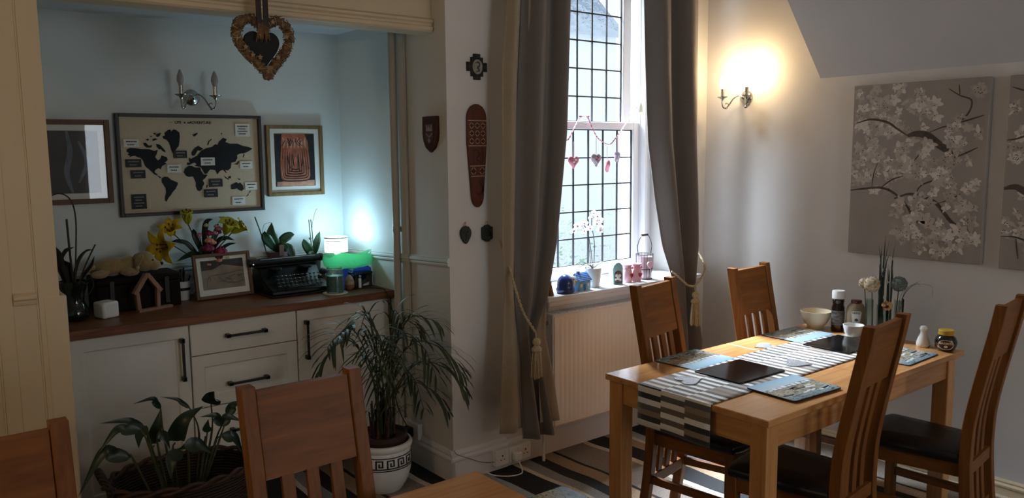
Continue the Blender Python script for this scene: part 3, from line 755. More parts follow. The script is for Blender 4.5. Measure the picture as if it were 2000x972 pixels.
a.prism([(-.075,.148),(-.055,.150),(.06,.150),(.078,.11),(.086,.04),(.092,-.04),(.088,-.10),(.07,-.118),(-.07,-.122),(-.092,-.10),(-.094,-.02),(-.085,.06)], -.0128, -.0121)
a.build('terracotta_arch', TERRA, pr, smooth=False)
MB().prism([(-.112,-.118),(.112,-.112),(.112,-.143),(-.112,-.143)], -.0129, -.0121).build('sand_band', PEACH, pr, smooth=False)
a = MB()
for k in range(6):
    s = 1-.15*k; stroke(a, [(-.080*s,.095-.012*k),(-.088*s,.02-.01*k),(-.09*s,-.06),(-.08*s,-.108+.012*k),(0,-.116+.013*k),(.08*s,-.108+.012*k),(.09*s,-.06),(.085*s,.03-.008*k),(.076*s,.09-.01*k)], .0030, -.0134)
for k in range(4): stroke(a, [(-.045+.03*k,.03+.01*(k%2)),(-.04+.028*k,-.01),(-.03+.022*k,-.045+.01*(k%2))], .0032, -.0135)
for k in range(9): q_ = R.uniform(-.06,.06); stroke(a, [(q_,.135-R.uniform(0,.03)),(q_+R.uniform(-.015,.015),.105),(q_+R.uniform(-.02,.02),.08)], .0022, -.0136)
a.build('ink_lines', INK, pr, smooth=False)
a = MB()
for k in range(7): stroke(a, [(-.07+.022*k,.13-.01*(k%2)),(-.06+.02*k,.10),(-.068+.022*k,.07)], .006, -.0134)
stroke(a, [(-.075,.01),(-.08,-.05),(-.07,-.098),(0,-.107),(.072,-.098),(.078,-.05)], .0018, -.0137)
a.build('peach_lines', PEACH, pr, smooth=False)
pl = thing('framed_print', 'brown framed dark picture under reflective glass, half hidden by the cream pier', 'picture', (.758, YB, 1.620))
frame_bars(.335, .405, .024, .025, BRNF, pl)
MB().box(-.145,.145,-.008,0,-.18,.18).build('mount', PAPER, pl, smooth=False)
MB().box(-.115,.115,-.010,-.0081,-.150,.15).build('picture', pm('dark_photo', '17181d', .5, var=.6, scale=9), pl, smooth=False)
a = MB(); stroke(a, [(-.02,.15),(-.01,.05),(-.03,-.05),(-.01,-.148)], .013, -.0105); stroke(a, [(.03,.1),(.06,0),(.02,-.1)], .01, -.0105)
a.build('grey_figure', pm('slate_blue_paint','5a6472',.6,var=.3), pl, smooth=False)
a = MB(); a.add([(-.145,-.0125,-.18),(.145,-.0125,-.18),(.145,-.0125,.18),(-.145,-.0125,.18)],[(0,1,2,3)])
_m, _t, _N, _L, _b = nt('picture_glass'); _N.remove(_b)
_tr = _N.new('ShaderNodeBsdfTransparent'); _gl = _N.new('ShaderNodeBsdfGlossy'); _gl.inputs['Roughness'].default_value = .015; _mx = _N.new('ShaderNodeMixShader'); _mx.inputs[0].default_value = .06
_L.new(_tr.outputs[0], _mx.inputs[1]); _L.new(_gl.outputs[0], _mx.inputs[2]); _L.new(_mx.outputs[0], _N['Material Output'].inputs[0])
a.build('glass', _m, pl, smooth=False)

# ------------------------------------------------------------------ ornaments on the pier
BRONZE = pm('dark_bronze', '26221f', .45, metal=.5, var=.5, scale=50, bmp=.5, bscale=90)
VERD = pm('verdigris_relief', '2c332f', .55, metal=.3, var=.5, scale=60, bmp=.7, bscale=80)
STONE = pm('pale_relief', '8e8a80', .6, var=.3, scale=70, bmp=.6, bscale=120)
cr = thing('wall_cross', 'small dark stepped cross with a pale oval medallion, top of the pier', 'cross', (2.347, YW, 2.061))
a = MB(); P_ = [(-.02,.062),(.02,.062),(.02,.046),(.036,.046),(.036,.022),(.060,.022),(.060,-.022),(.036,-.022),(.036,-.046),(.02,-.046),(.02,-.062),(-.02,-.062),(-.02,-.046),(-.036,-.046),(-.036,-.022),(-.060,-.022),(-.060,.022),(-.036,.022),(-.036,.046),(-.02,.046)]
a.prism(P_, -.010, 0); a.build('cross_plate', BRONZE, cr, bevel=.002)
a = MB().prism([(.030*math.cos(w),.036*math.sin(w)) for w in [2*PI*k/24 for k in range(24)]], -.0125, -.0101); a.build('medallion', STONE, cr, bevel=.001)
a = MB(); stroke(a, [(-.012,.018),(.004,.022),(.012,.008),(0,-.004),(.010,-.018),(-.010,-.022)], .004, -.0128)
for sx_, sz_ in ((0,.050),(0,-.050),(.047,0),(-.047,0)): a.box(sx_-.008,sx_+.008,-.0112,-.0101,sz_-.006,sz_+.006)
a.build('relief', VERD, cr, smooth=False)
bd = thing('wooden_board', 'long brown carved wooden paddle-shaped board with patterned bands on the pier', 'wall ornament', (2.338, YW, 1.63))
def bw(z):  # half width
    k = (z+.253)/.506
    return .058*(.55+.45*min(1,k*1.6))*math.sqrt(max(0, 1-max(0,(k-.86)/.14)**2))*math.sqrt(max(0,1-max(0,(.10-k)/.10)**2)) if 0 < k < 1 else .0
zs = [-.253+.506*i/40 for i in range(41)]; zs[0] += .001; zs[-1] -= .001
RED_WOOD = wood('red_brown_board', '3a1a10', '6a3420', 'z', .4, 1.5, knots=False)
a = MB().prism([(bw(z),z) for z in zs]+[(-bw(z),z) for z in reversed(zs)], -.014, 0); a.build('board', RED_WOOD, bd, bevel=.002)
PALEINK = pm('cream_carving', 'b09a80', .7, var=.15, scale=50); DKINK = pm('dark_carving', '22110c', .6)
a = MB(); d_ = MB()
for z in (.172,.050,-.048,-.098): a.box(-bw(z)+.003, bw(z)-.003, -.0148, -.0141, z-.0018, z+.0018)
for i in range(3):
    for j in range(3):
        cx, cz = -.034+.034*i, .148-.0375*j
        for s1 in (-1,1):
            stroke(a, [(cx-.014,cz+s1*.002),(cx-.006,cz+s1*.009),(cx,cz+s1*.015)], .0014, -.0148); stroke(a, [(cx+.014,cz+s1*.002),(cx+.006,cz+s1*.009),(cx,cz+s1*.015)], .0014, -.0148)
        d_.box(cx-.002,cx+.002,-.0148,-.0141,cz-.007,cz+.007); d_.box(cx-.007,cx+.007,-.0149,-.0141,cz-.002,cz+.002)
for i in range(2):
    cx, cz = -.026+.052*i, -.073
    for s1 in (-1,1):
        for s2 in (-1,1): stroke(a, [(cx+s1*.016,cz+s2*.004),(cx+s1*.008,cz+s2*.012),(cx+s1*.002,cz+s2*.018)], .0014, -.0148)
    d_.box(cx-.003,cx+.003,-.0148,-.0141,cz-.010,cz+.010); d_.box(cx-.010,cx+.010,-.0149,-.0141,cz-.003,cz+.003)
a.build('pale_pattern', PALEINK, bd, smooth=False)
stroke(d_, [(-.03,.02),(-.01,.03),(.01,.01),(-.005,-.015),(.02,-.03)], .004, -.0148); stroke(d_, [(.03,.04),(.034,0),(.03,-.03)], .004, -.0148)
stroke(d_, [(.0,-.12),(.02,-.14),(.03,-.17),(.005,-.19),(-.01,-.175)], .004, -.0148); stroke(d_, [(.022,-.11),(.03,-.15),(.022,-.2)], .004, -.0148)
d_.build('dark_carving', DKINK, bd, smooth=False)
def mask(label, loc, poly, feat):
    k = thing('hanging_mask', label, 'wall ornament', loc, 0, 'small dark masks hung on the pier')
    a = MB(); a.prism(poly, -.014, 0); a.build('face', VERD, k, bevel=.005)
    f_ = MB()
    for x, z, rx, rz_ in feat: f_.sphere((x,-.014,z), (rx,.005,rz_), 10, 6)
    f_.build('relief', VERD, k)
    l = MB().tube(bez([(-.006,-.004,.036),(-.004,-.003,.056),(.004,-.003,.056),(.006,-.004,.036)],6), .0016, 6); l.tube([(0,0,.056),(0,-.012,.060)], .002, 6)
    l.build('hanging_loop', ROPE, k)
mask('dark oval mask hanging by a loop, left of the pair under the board', (2.263, YW, 1.248), [(0,.042),(.018,.038),(.031,.022),(.034,.004),(.028,-.016),(.018,-.032),(.008,-.046),(-.004,-.048),(-.016,-.036),(-.028,-.016),(-.033,.004),(-.030,.022),(-.016,.038)], [(-.012,.012,.007,.005),(.012,.012,.007,.005),(0,-.002,.004,.012),(0,-.024,.010,.005)])
mask('dark squarish mask hanging by a loop, right of the pair under the board', (2.395, YW, 1.246), [(-.012,.042),(.012,.042),(.020,.034),(.034,.030),(.034,-.024),(.030,-.034),(.018,-.036),(.012,-.044),(-.012,-.044),(-.018,-.036),(-.030,-.034),(-.034,-.024),(-.034,.030),(-.020,.034)], [(-.012,.012,.008,.006),(.012,.012,.008,.006),(0,-.002,.004,.012),(0,-.022,.013,.006),(-.026,0,.004,.018),(.026,0,.004,.018)])
sh = thing('wooden_shield', 'small dark wooden shield plaque with a crest on the alcove side wall', 'plaque', (XS, 3.372, 1.74), -PI/2)
SP = [(-.066,.086),(.066,.086),(.068,0),(.060,-.035),(.040,-.068),(0,-.092),(-.040,-.068),(-.060,-.035),(-.068,0)]
MB().prism(SP, -.016, 0).build('shield', wood('mahogany_shield','2c120c','4a2016','z',.3,2,knots=False), sh, bevel=.004)
MB().prism([(-.036,.050),(.036,.050),(.038,-.01),(.022,-.040),(0,-.052),(-.022,-.040),(-.038,-.01)], -.0175, -.0161).build('crest', pm('crest_red','5c2a22',.5,var=.2), sh, smooth=False)
a = MB()
for k in range(3): a.box(-.026+.02*k,-.014+.02*k,-.019,-.0176,.030,.044)
a.box(-.026,.026,-.019,-.0176,.014,.030)
a.prism([(-.03,.006),(0,-.010),(.03,.006),(.03,-.002),(0,-.018),(-.03,-.002)], -.019, -.0176)
a.prism([(0,-.020),(.012,-.032),(0,-.044),(-.012,-.032)], -.019, -.0176)
a.build('crest_charges', STONE, sh, smooth=False)

# ------------------------------------------------------------------ twig heart hung from the beam
th = thing('twig_heart', 'wicker twig heart wreath with a black heart inside, hanging from the beam', 'wreath', (1.303, 3.285, 2.104))
TWIG = pm('brown_twig', '7d6246', .75, var=.5, scale=50); TWIG2 = pm('pale_twig', 'ab9674', .75, var=.4, scale=50)
def heart(t_, s):
    x = 16*math.sin(t_)**3; z = 13*math.cos(t_)-5*math.cos(2*t_)-2*math.cos(3*t_)-math.cos(4*t_)
    x *= s; z *= s*1.10
    if z < 0: z *= 1.12; x += -z*.10
    return Vector((x, 0, z))
S_ = .0070
core = [heart(2*PI*i/80, S_) for i in range(81)]
a = MB(); a.tube(core, [(.016+.003*math.sin(i*1.7))*(1-.45*math.exp(-((i-40)/6)**2)) for i in range(81)], 10)
w = MB(); w2 = MB()
for i in range(640):
    t0 = R.uniform(0, 2*PI); dt = R.uniform(.03,.22)*R.choice((-1,1)); ph = R.uniform(0,2*PI); tw = R.uniform(-4,4); r0 = R.uniform(.016,.0235)*(1-.45*math.exp(-((t0-PI)/.45)**2)); pts_ = []
    for k in range(6):
        tt = t0+dt*k/5; c_ = heart(tt, S_); tg = (heart(tt+.01,S_)-heart(tt-.01,S_)).normalized(); n1 = Vector((0,1,0)); n2 = tg.cross(n1)
        an = ph+tw*k/5; pts_.append(c_+(n1*math.cos(an)+n2*math.sin(an))*(r0+(.005 if k in (0,5) and R.random()<.25 else 0)))
    (w if i % 4 else w2).tube(pts_, R.uniform(.0011,.0021), 4)
w.v += []; a.add(w.v, w.f, 0); a.add(w2.v, w2.f, 1)
tip = heart(PI, S_)
for k in range(14): 
    z = tip.z+.004+k*.0035; a.tube([(tip.x-.012*(k+2)/14+.0*k, 0, z)]+[(tip.x+(.006+.0012*k)*math.cos(q), (.006+.0012*k)*math.sin(q), z) for q in [j*.63 for j in range(11)]], .0018, 4, 1)
a.build('twig_wreath', [TWIG, TWIG2], th)
hp = [heart(2*PI*i/48, .0046) for i in range(48)]
MB().prism([(p.x-.010,p.z-.018) for p in hp], -.010, .010).build('inner_heart', BLACKM, th, bevel=.006)
a = MB(); a.box(-.036,-.014,-.028,-.022,.05,.45); a.box(-.008,.014,-.030,-.024,.05,.45)
lab(a.build('ribbon', pm('dark_plum_ribbon','2a1a1a',.6,var=.2), th, bevel=.001), 'dark hanging ribbon')
a = MB()
for k in range(26):
    x = R.uniform(-.03,.02); a.tube([(x*.6-.01,-.024,.085),(x-.005,-.032,.05),(x*1.3-.005,-.03+R.uniform(-.006,.006),.012+R.uniform(-.02,.01))], .0016, 4)
a.build('raffia_tuft', TWIG, th)
for x, z in ((.032,.082),(.088,.028),(.048,-.058),(-.086,-.025),(-.058,-.055),(-.028,-.062)):
    a = MB(); P_ = [(x+(.013 if k%2==0 else .006)*math.cos(k*PI/5+.3), z+(.013 if k%2==0 else .006)*math.sin(k*PI/5+.3)) for k in range(10)]
    a.prism(P_, -.030, -.025); a.build('wooden_star', pm('pale_star','9c8468',.8) if 'pale_star' not in bpy.data.materials else bpy.data.materials['pale_star'], th, bevel=.001)

# ------------------------------------------------------------------ blossom canvases on the right wall
CANVAS = pm('grey_canvas', '978e86', .85, var=.06, scale=5, bmp=.25, bscale=300)
PETALS = [pm('petal_pale','cbc3b9',.8,var=.12,scale=40), pm('petal_mid','b1a79d',.8,var=.12,scale=40), pm('petal_soft','a1978d',.8,var=.1,scale=40)]
BRANCH = pm('painted_branch','4c4038',.8,var=.3,scale=40)
def canvas(label, y1, y0, z0, z1, flowers, branches, seed, skip):
    """hung on the right wall; local x runs towards the camera (u 0..1), z up"""
    rr = random.Random(seed); W_ = y1-y0; H_ = z1-z0
    c = thing('blossom_canvas', label, 'painting', (XR, (y0+y1)/2, (z0+z1)/2), -PI/2, 'blossom canvases')
    MB().box(-W_/2, W_/2, -.036, -.001, -H_/2, H_/2).build('canvas', CANVAS, c, bevel=.003)
    Y0 = -.0365
    bm_ = MB(); pt = [MB(), MB(), MB()]; dk = MB()
    U = lambda u: (u-.5)*W_
    V = lambda v_: (.5-v_)*H_
    for pts_, w_ in branches: stroke(bm_, [(U(min(max(a,.004),.996)), V(b_)) for a, b_ in pts_], w_, Y0-.0017)
    n = 0
    def flower(u, v_, r_, kind):
        nonlocal n
        cx, cz = U(u), V(v_); rot = rr.uniform(0, 6.28); sq = rr.uniform(.55,1.0); tl = rr.uniform(0,3.14); y_ = Y0-.0006-.00001*n; n += 1
        k_ = rr.choice((5,5,6))
        for p in range(k_):
            a_ = rot+2*PI*p/k_+rr.uniform(-.2,.2); le = r_*rr.uniform(.8,1.15); wd = le*rr.uniform(.36,.5); P_ = []
            for q in range(9):
                s = q/8*2*PI; px_ = le*.55+le*.5*math.cos(s); pz_ = wd*math.sin(s)*(.74-.26*math.cos(s))
                X_, Z_ = px_*math.cos(a_)-pz_*math.sin(a_), px_*math.sin(a_)+pz_*math.cos(a_)
                X2 = X_*math.cos(tl)+Z_*math.sin(tl); Z2 = (-X_*math.sin(tl)+Z_*math.cos(tl))*sq
                X3, Z3 = X2*math.cos(tl)-Z2*math.sin(tl), X2*math.sin(tl)+Z2*math.cos(tl)
                P_.append((min(max(cx+X3,-W_/2+.002),W_/2-.002), y_-.000004*p, min(max(cz+Z3,-H_/2+.002),H_/2-.002)))
            pt[min(2,max(0,kind+rr.choice((-1,0,0,0,1))))].add(P_, [tuple(range(8))])
        if rr.random() < .6:
            for q in range(rr.choice((2,3,4))):
                a_ = rr.uniform(0,6.28); d_ = r_*.28; dx, dz = cx+d_*math.cos(a_), cz+d_*math.sin(a_)
                if abs(dx) < W_/2-.004 and abs(dz) < H_/2-.004: dk.add([(dx-.003,y_-.0003,dz),(dx,y_-.0003,dz-.0022),(dx+.003,y_-.0003,dz+.001),(dx,y_-.0003,dz+.0025)], [(0,1,2,3)])
    for (u, v_, sp, cnt, r_) in flowers:
        for k in range(int(cnt*.8)):
            uu, vv = u+rr.gauss(0,sp), v_+rr.gauss(0,sp*.75)
            if not (.01 < uu < .99 and .01 < vv < .985) or skip(uu, vv): continue
            flower(uu, vv, r_*rr.uniform(.85,1.45), rr.choice((2,1,1,0)) )
    o = bm_.build('painted_branches', BRANCH, c, smooth=False)
    g = MB()
    for i in (2,1,0): g.add(pt[i].v, pt[i].f, i)
    g.build('painted_blossom', PETALS, c, smooth=False)
    dk.build('painted_stamens', INK, c, smooth=False)
FL = [(.12,.10,.06,10,.030),(.35,.06,.06,9,.030),(.45,.13,.05,6,.034),(.20,.20,.08,16,.032),(.38,.22,.06,10,.032),(.55,.12,.06,8,.030),(.62,.17,.05,6,.026),(.08,.28,.05,8,.03),(.28,.30,.07,10,.032),
      (.08,.42,.05,10,.032),(.22,.42,.07,12,.032),(.45,.42,.06,10,.034),(.12,.55,.07,14,.032),(.32,.52,.06,10,.032),(.50,.50,.05,8,.034),(.60,.52,.05,7,.034),(.72,.50,.06,8,.034),(.62,.40,.06,8,.03),(.75,.32,.05,8,.034),(.90,.28,.05,6,.034),(.82,.45,.05,8,.03),
      (.92,.55,.05,7,.03),(.75,.60,.05,9,.034),(.85,.68,.05,7,.03),(.92,.76,.04,7,.034),(.95,.88,.02,4,.03),(.58,.70,.05,9,.034),(.45,.80,.05,10,.036),(.62,.80,.05,9,.034),(.55,.87,.05,8,.03),(.72,.84,.05,8,.03),(.80,.90,.04,6,.028),(.38,.70,.04,5,.028),(.68,.93,.03,5,.028),(.95,.08,.03,5,.03),(.85,.02,.05,4,.025)]
BRS = [([(0,.62),(.1,.61),(.25,.60),(.36,.63),(.46,.70),(.56,.80)],.006),([(.36,.66),(.48,.63),(.60,.65),(.68,.68),(.78,.77),(.88,.82),(.96,.88)],.0085),([(.52,.635),(.56,.58),(.68,.54),(.72,.51)],.004),([(.25,.60),(.34,.55),(.42,.53)],.004),
       ([(.44,.30),(.50,.29),(.58,.30),(.66,.345),(.74,.39),(.80,.42)],.019),([(.44,.30),(.36,.26),(.28,.22),(.15,.20),(.03,.22)],.006),([(.58,.29),(.68,.26),(.78,.24),(.86,.19),(.88,.12),(.80,.09),(.72,.05)],.0042),([(.78,.24),(.88,.22),(.97,.20)],.004),([(.80,.42),(.86,.40),(.94,.37)],.004),([(.80,.09),(.79,.03)],.003),
       ([(.68,.68),(.78,.65),(.84,.62)],.003),([(.46,.70),(.50,.76)],.003),([(.18,.60),(.19,.52),(.22,.45)],.0028),([(.50,.44),(.54,.40)],.003)]
canvas('large canvas of pale magnolia-like blossom on grey, on the right wall', 2.252, 1.587, 1.095, 1.974, FL, BRS, 5, lambda u, v_: (v_ > .64 and u < .36) or (.5 < u < .84 and .14 < v_ < .26 and (u-.6)**2*4+(v_-.21)**2*20 < .12 and u > .66))
FL2 = [(.05,.18,.04,6,.03),(.10,.30,.06,8,.034),(.06,.40,.04,8,.034),(.2,.45,.06,8,.03),(.08,.75,.05,8,.034),(.15,.84,.05,8,.03),(.3,.7,.1,14,.032),(.4,.3,.12,18,.032),(.6,.5,.15,24,.032),(.7,.8,.12,14,.032),(.8,.2,.1,12,.032)]
BRS2 = [([(0,.58),(.08,.57),(.18,.60),(.35,.55),(.6,.5)],.016),([(.0,.83),(.1,.83),(.2,.86),(.3,.92)],.004),([(.0,.33),(.08,.32),(.2,.28)],.004),([(.1,.84),(.12,.94)],.003),([(.02,.06),(.12,.08),(.3,.05)],.004)]
canvas('second blossom canvas, only a strip showing at the right picture edge', 1.508, .843, 1.088, 1.972, FL2, BRS2, 9, lambda u, v_: False)
bk = MB().box(-.012,0,-.055,.055,-.03,.03)
lab_ = bk.build('wall_socket', BLACK, None, bevel=.002, loc=(XR, 1.95, .455)); tag(lab_, 'black socket plate low on the right wall under the dining table', 'socket')
# ------------------------------------------------------------------ on the window sill (top z .89)
ZS = .89
BLUE = pm('cobalt_glaze', '1f3a86', .15, var=.35, scale=20, coat=.6); LBLUE = pm('pale_blue_glaze', '7fb0cc', .25, var=.2, scale=30); ROOFB = pm('blue_roof_glaze', '3d66a0', .3, var=.25, scale=30)
ow = thing('ceramic_bird', 'round cobalt blue ceramic bird with a white face, first on the window sill', 'ornament', (2.885, 3.19, ZS), .5)
a = MB().lathe([(.0,0),(.040,0),(.050,.006),(.053,.02),(.046,.034),(.047,.045),(.044,.065),(.036,.082),(.022,.094),(.008,.099),(0,.10)], 22); a.build('body', BLUE, ow)
a = MB().sphere((.026,-.018,.058), (.034,.032,.038), 14, 10); lab(a.build('face', WHITECER, ow), 'white face')
a = MB().lathe([(.008,0),(.004,.010),(0,.018)], 10, M=Matrix.Rotation(PI/2,4,'X'), c=(.03,-.044,.06)); a.build('beak', pm('ochre_glaze','b98a3a',.3), ow)
a = MB(); 
for s in (-1,1): a.sphere((.022+s*.012,-.044,.072), .0035, 8, 6)
a.build('eyes', BLACK, ow)
def house(label, loc, rz, w, d, h, rh, wall, roof, name, pan=True):
    o = thing(name, label, 'ornament', loc, rz)
    a = MB().prism([(-d/2,0),(d/2,0),(d/2,h),(0,h+rh-.004),(-d/2,h)], -w/2, w/2, axis='x'); a.build('walls', wall, o, bevel=.0015)
    a = MB()
    for s in (-1,1):
        for k in range(5):
            t0, t1 = k/5, (k+1)/5+.03
            y0, z0 = s*(d/2+.006)*(1-t0), h-.004+(rh+.004)*t0; y1, z1 = s*(d/2+.006)*(1-t1), h-.004+(rh+.004)*t1
            a.add([(-w/2-.005,y0,z0+.003),(w/2+.005,y0,z0+.003),(w/2+.005,y1,z1+.001),(-w/2-.005,y1,z1+.001),(-w/2-.005,y0,z0),(w/2+.005,y0,z0)], [(0,1,2,3),(4,5,1,0)])
    a.build('roof', roof, o, smooth=False, solid=.002)
    MB().box(-w*.2-.007,-w*.2+.007,-.006,.008,h+rh*.5,h+rh+.012).build('chimney', roof, o, bevel=.001)
    return o
hs = house('small pale blue ceramic house with a ribbed roof on the window sill', (3.005, 3.20, ZS), .15, .098, .066, .058, .036, LBLUE, ROOFB, 'ceramic_house')
MB().box(-.012,.006,-.0355,-.033,.0,.036).build('door', ROOFB, hs, bevel=.001)
for x in (-.034,.026): MB().box(x-.009,x+.009,-.0355,-.033,.022,.040).build('window', WHITECER, hs, bevel=.001)
ph = thing('orchid_pot', 'white ceramic pot holding a white flowering orchid on the window sill', 'potted orchid', (3.135, 3.235, ZS))
MB().lathe([(.036,0),(.040,.004),(.047,.09),(.049,.108),(.045,.110),(.042,.100),(0,.098)], 26).build('pot', WHITECER, ph)
def strap_leaf(mb, pts, wd, thick=0, fold=.15, face=None):
    P = bez(pts, 6); n = len(P); rows = []
    for i, p in enumerate(P):
        t_ = (P[min(i+1,n-1)]-P[max(i-1,0)]).normalized(); sd = t_.cross(Vector(face) if face else Vector((0,0,1)))
        if sd.length < .05: sd = t_.cross(Vector((0,1,0)))
        sd.normalize(); up = sd.cross(t_); k = i/(n-1); w_ = wd*(math.sin(PI*min(1,.06+k*.97))**.7)
        if k > .985: w_ = .0006
        rows.append([p-sd*w_+up*w_*fold, p-sd*w_*.5+up*w_*fold*.3, p, p+sd*w_*.5+up*w_*fold*.3, p+sd*w_+up*w_*fold])
    mb.grid(rows)
for pts_, w_ in (([(0,0,.10),(-.05,-.02,.125),(-.10,-.03,.135),(-.145,-.03,.125)],.016),([(0,0,.10),(.03,-.02,.13),(.06,-.03,.138),(.085,-.035,.125)],.014),([(0,0,.10),(-.03,.02,.13),(-.06,.05,.14),(-.09,.06,.12)],.014)):
    a = MB(); strap_leaf(a, pts_, w_); a.build('leaf', LEAF, ph, solid=.002)
def orchid_flower(mb, c, s, nrm):
    q = Vector((0,-1,0)).rotation_difference(Vector(nrm)).to_matrix().to_4x4(); M = Matrix.Translation(c) @ q
    for an, l_, w_ in ((PI/2,1,.5),(PI/2+2.2,1,.45),(PI/2-2.2,1,.45),(.25,1.05,.85),(PI-.25,1.05,.85)):
        rows = []
        for i in range(6):
            k = i/5; ww = w_*s*math.sin(PI*(.1+.88*k))**.8*.6; r_ = s*l_*k
            rows.append([M @ Vector((r_*math.cos(an)-e*ww*math.sin(an), -.1*s*math.sin(PI*k)+.02*s, r_*math.sin(an)+e*ww*math.cos(an))) for e in (-1,-.4,.4,1)])
        mb.grid(rows, 0)
    mb.sphere(M @ Vector((0,-.12*s,-.12*s)), s*.18, 8, 6, 1)
ORCH = pm('white_orchid_petal', 'f2eef4', .6, var=.04)
_n = ORCH.node_tree; _b = _n.nodes['Principled BSDF']; _tl = _n.nodes.new('ShaderNodeBsdfTranslucent'); _tl.inputs[0].default_value = (.9,.87,.92,1); _ms = _n.nodes.new('ShaderNodeMixShader'); _ms.inputs[0].default_value = .5
_n.links.new(_b.outputs[0], _ms.inputs[1]); _n.links.new(_tl.outputs[0], _ms.inputs[2]); _n.links.new(_ms.outputs[0], _n.nodes['Material Output'].inputs[0]); LIP = pm('orchid_lip', 'b07a86', .6, var=.2)
stems = [[(0,0,.10),(-.01,.01,.22),(-.03,.01,.30),(-.075,-.005,.352),(-.13,-.02,.352),(-.18,-.03,.335)], [(.01,.005,.10),(.02,.01,.24),(.0,.01,.34),(-.012,.0,.40),(-.03,-.01,.425)]]
for st_, fl in zip(stems, ([(-.045,.335),(-.085,.365),(-.12,.35),(-.155,.355),(-.18,.33),(-.10,.325)], [(-.005,.36),(.03,.335),(.01,.40),(-.025,.42),(.035,.375),(-.04,.39),(.015,.32)])):
    a = MB().tube(bez(st_,8), .0022, 6); s_ = a.build('flower_stem', STEM, ph)
    for x, z in fl:
        f = MB(); orchid_flower(f, (x+R.uniform(-.006,.006), -.02+R.uniform(-.015,.015), z), R.uniform(.020,.026), (R.uniform(-.6,.3),-1,R.uniform(-.3,.3)))
        f.build('flower', [ORCH, LIP], s_)
a = MB().tube([(-.004,.012,.1),(-.03,.012,.33)], .0015, 6); a.build('cane', BROWN_STICK, ph)
h2 = thing('ceramic_house', 'tall pale blue house-shaped tin with a painted front, right of the orchid pot', 'ornament', (3.300, 3.215, ZS), -.25)
TEAL = pm('pale_teal_tin', '88b0b4', .35, var=.12, scale=25)
MB().prism([(-.034,0),(.034,0),(.034,.088),(.028,.108),(.014,.122),(0,.127),(-.014,.122),(-.028,.108),(-.034,.088)], -.022, .026).build('tin', TEAL, h2, bevel=.003)
a = MB().prism([(-.026,.006),(.026,.006),(.026,.060),(.018,.074),(0,.080),(-.018,.074),(-.026,.060)], -.0232, -.0222); a.build('painted_front', pm('painted_garden','4b3a34',.6,var=.9,scale=60), h2, smooth=False)
a = MB(); 
for x, z, r_ in ((-.010,.052,.010),(.010,.050,.010),(0,.036,.011),(-.016,.030,.007),(.014,.026,.008)): a.sphere((x,-.0232,z), (r_,.002,r_), 10, 6)
a.build('painted_flowers', WHITECER, h2)
m, t, N, L, b = nt('pink_gingham')
vv = coords(t, (1,1,1)); sp = N.new('ShaderNodeSeparateXYZ'); L.new(vv, sp.inputs[0])
def band(o_, k): return math_('GREATER_THAN', math_('FRACT', math_('MULTIPLY', o_, k), None, t, L), .5, t, L)
s1 = math_('ADD', band(sp.outputs[0], 90), band(sp.outputs[2], 90), t, L)
L.new(ramp(t, math_('MULTIPLY', s1, .5, t, L), [(0,srgb('f0c2d0')),(.5,srgb('e46a8a')),(1,srgb('cc3a62'))]), b.inputs['Base Color']); b.inputs['Roughness'].default_value = .85
PINK = m
RED = pm('red_felt', 'a82638', .85, var=.2, scale=60)
def heart2(s, n=28): return [(s*math.sin(q)**3, s*(13*math.cos(q)-5*math.cos(2*q)-2*math.cos(3*q)-math.cos(4*q))/16) for q in [2*PI*i/n for i in range(n)]]
def pink_bag(label, loc, rz):
    o = thing('gingham_bag', label, 'ornament', loc, rz, 'pink gingham heart bags')
    a = MB().lathe([(.030,0),(.033,.006),(.033,.066),(.026,.078),(.024,.084),(.034,.104),(.032,.104),(.022,.084),(0,.080)], 18, sy=.8); a.build('bag', PINK, o, bevel=.002)
    a = MB().prism([(x,z+.040) for x, z in heart2(.016)], -.031, -.027); a.build('heart', RED, o, bevel=.002)
    a = MB(); a.tube([(.026*math.cos(q),.021*math.sin(q),.081) for q in [k*.524 for k in range(13)]], .003, 6)
    for s in (-1,1): a.sphere((s*.012,-.026,.083), (.011,.005,.007), 10, 6)
    a.build('bow', pm('pink_ribbon','e8a9b8',.5) if 'pink_ribbon' not in bpy.data.materials else bpy.data.materials['pink_ribbon'], o)
pink_bag('pink gingham bag with a red heart, next to the pale blue tin', (3.392, 3.215, ZS), .25)
pink_bag('pink gingham bag with a red heart, next to the wire lantern', (3.458, 3.205, ZS), .1)
ln = thing('wire_lantern', 'dark wire basket lantern with a hoop handle and gingham heart, right end of the sill', 'lantern', (3.560, 3.235, ZS))
a = MB()
for z, r_ in ((.003,.046),(.06,.048),(.148,.052)): a.tube([(r_*math.cos(q),r_*math.sin(q),z) for q in [k*2*PI/24 for k in range(25)]], .0022, 6)
for k in range(18): q = 2*PI*k/18; a.tube([(.046*math.cos(q),.046*math.sin(q),.003),(.052*math.cos(q),.052*math.sin(q),.148)], .0012, 5)
WIRE = pm('dark_wire', '2a2829', .4, metal=.8)
a.build('wire_basket', WIRE, ln)
a = MB().tube(bez([(-.053,0,.145),(-.058,0,.165),(-.062,0,.20),(-.045,0,.238),(-.022,0,.262),(.022,0,.262),(.045,0,.238),(.062,0,.20),(.058,0,.165),(.053,0,.145)],6), .0022, 6); a.build('handle', WIRE, ln)
a = MB().tube([(-.026,0,.262),(.026,0,.262)], .0065, 10); a.build('grip', BLACK, ln)
a = MB().lathe([(0,.004),(.042,.004),(.043,.10),(.046,.135),(.044,.135),(.041,.10),(0,.02)], 20); a.build('glass_liner', pm('milky_liner','d8ccd0',.2,trans=.3), ln)
a = MB().prism([(x-.012,z+.09) for x, z in heart2(.026)], -.060, -.053); a.build('heart', PINK, ln, bevel=.003)
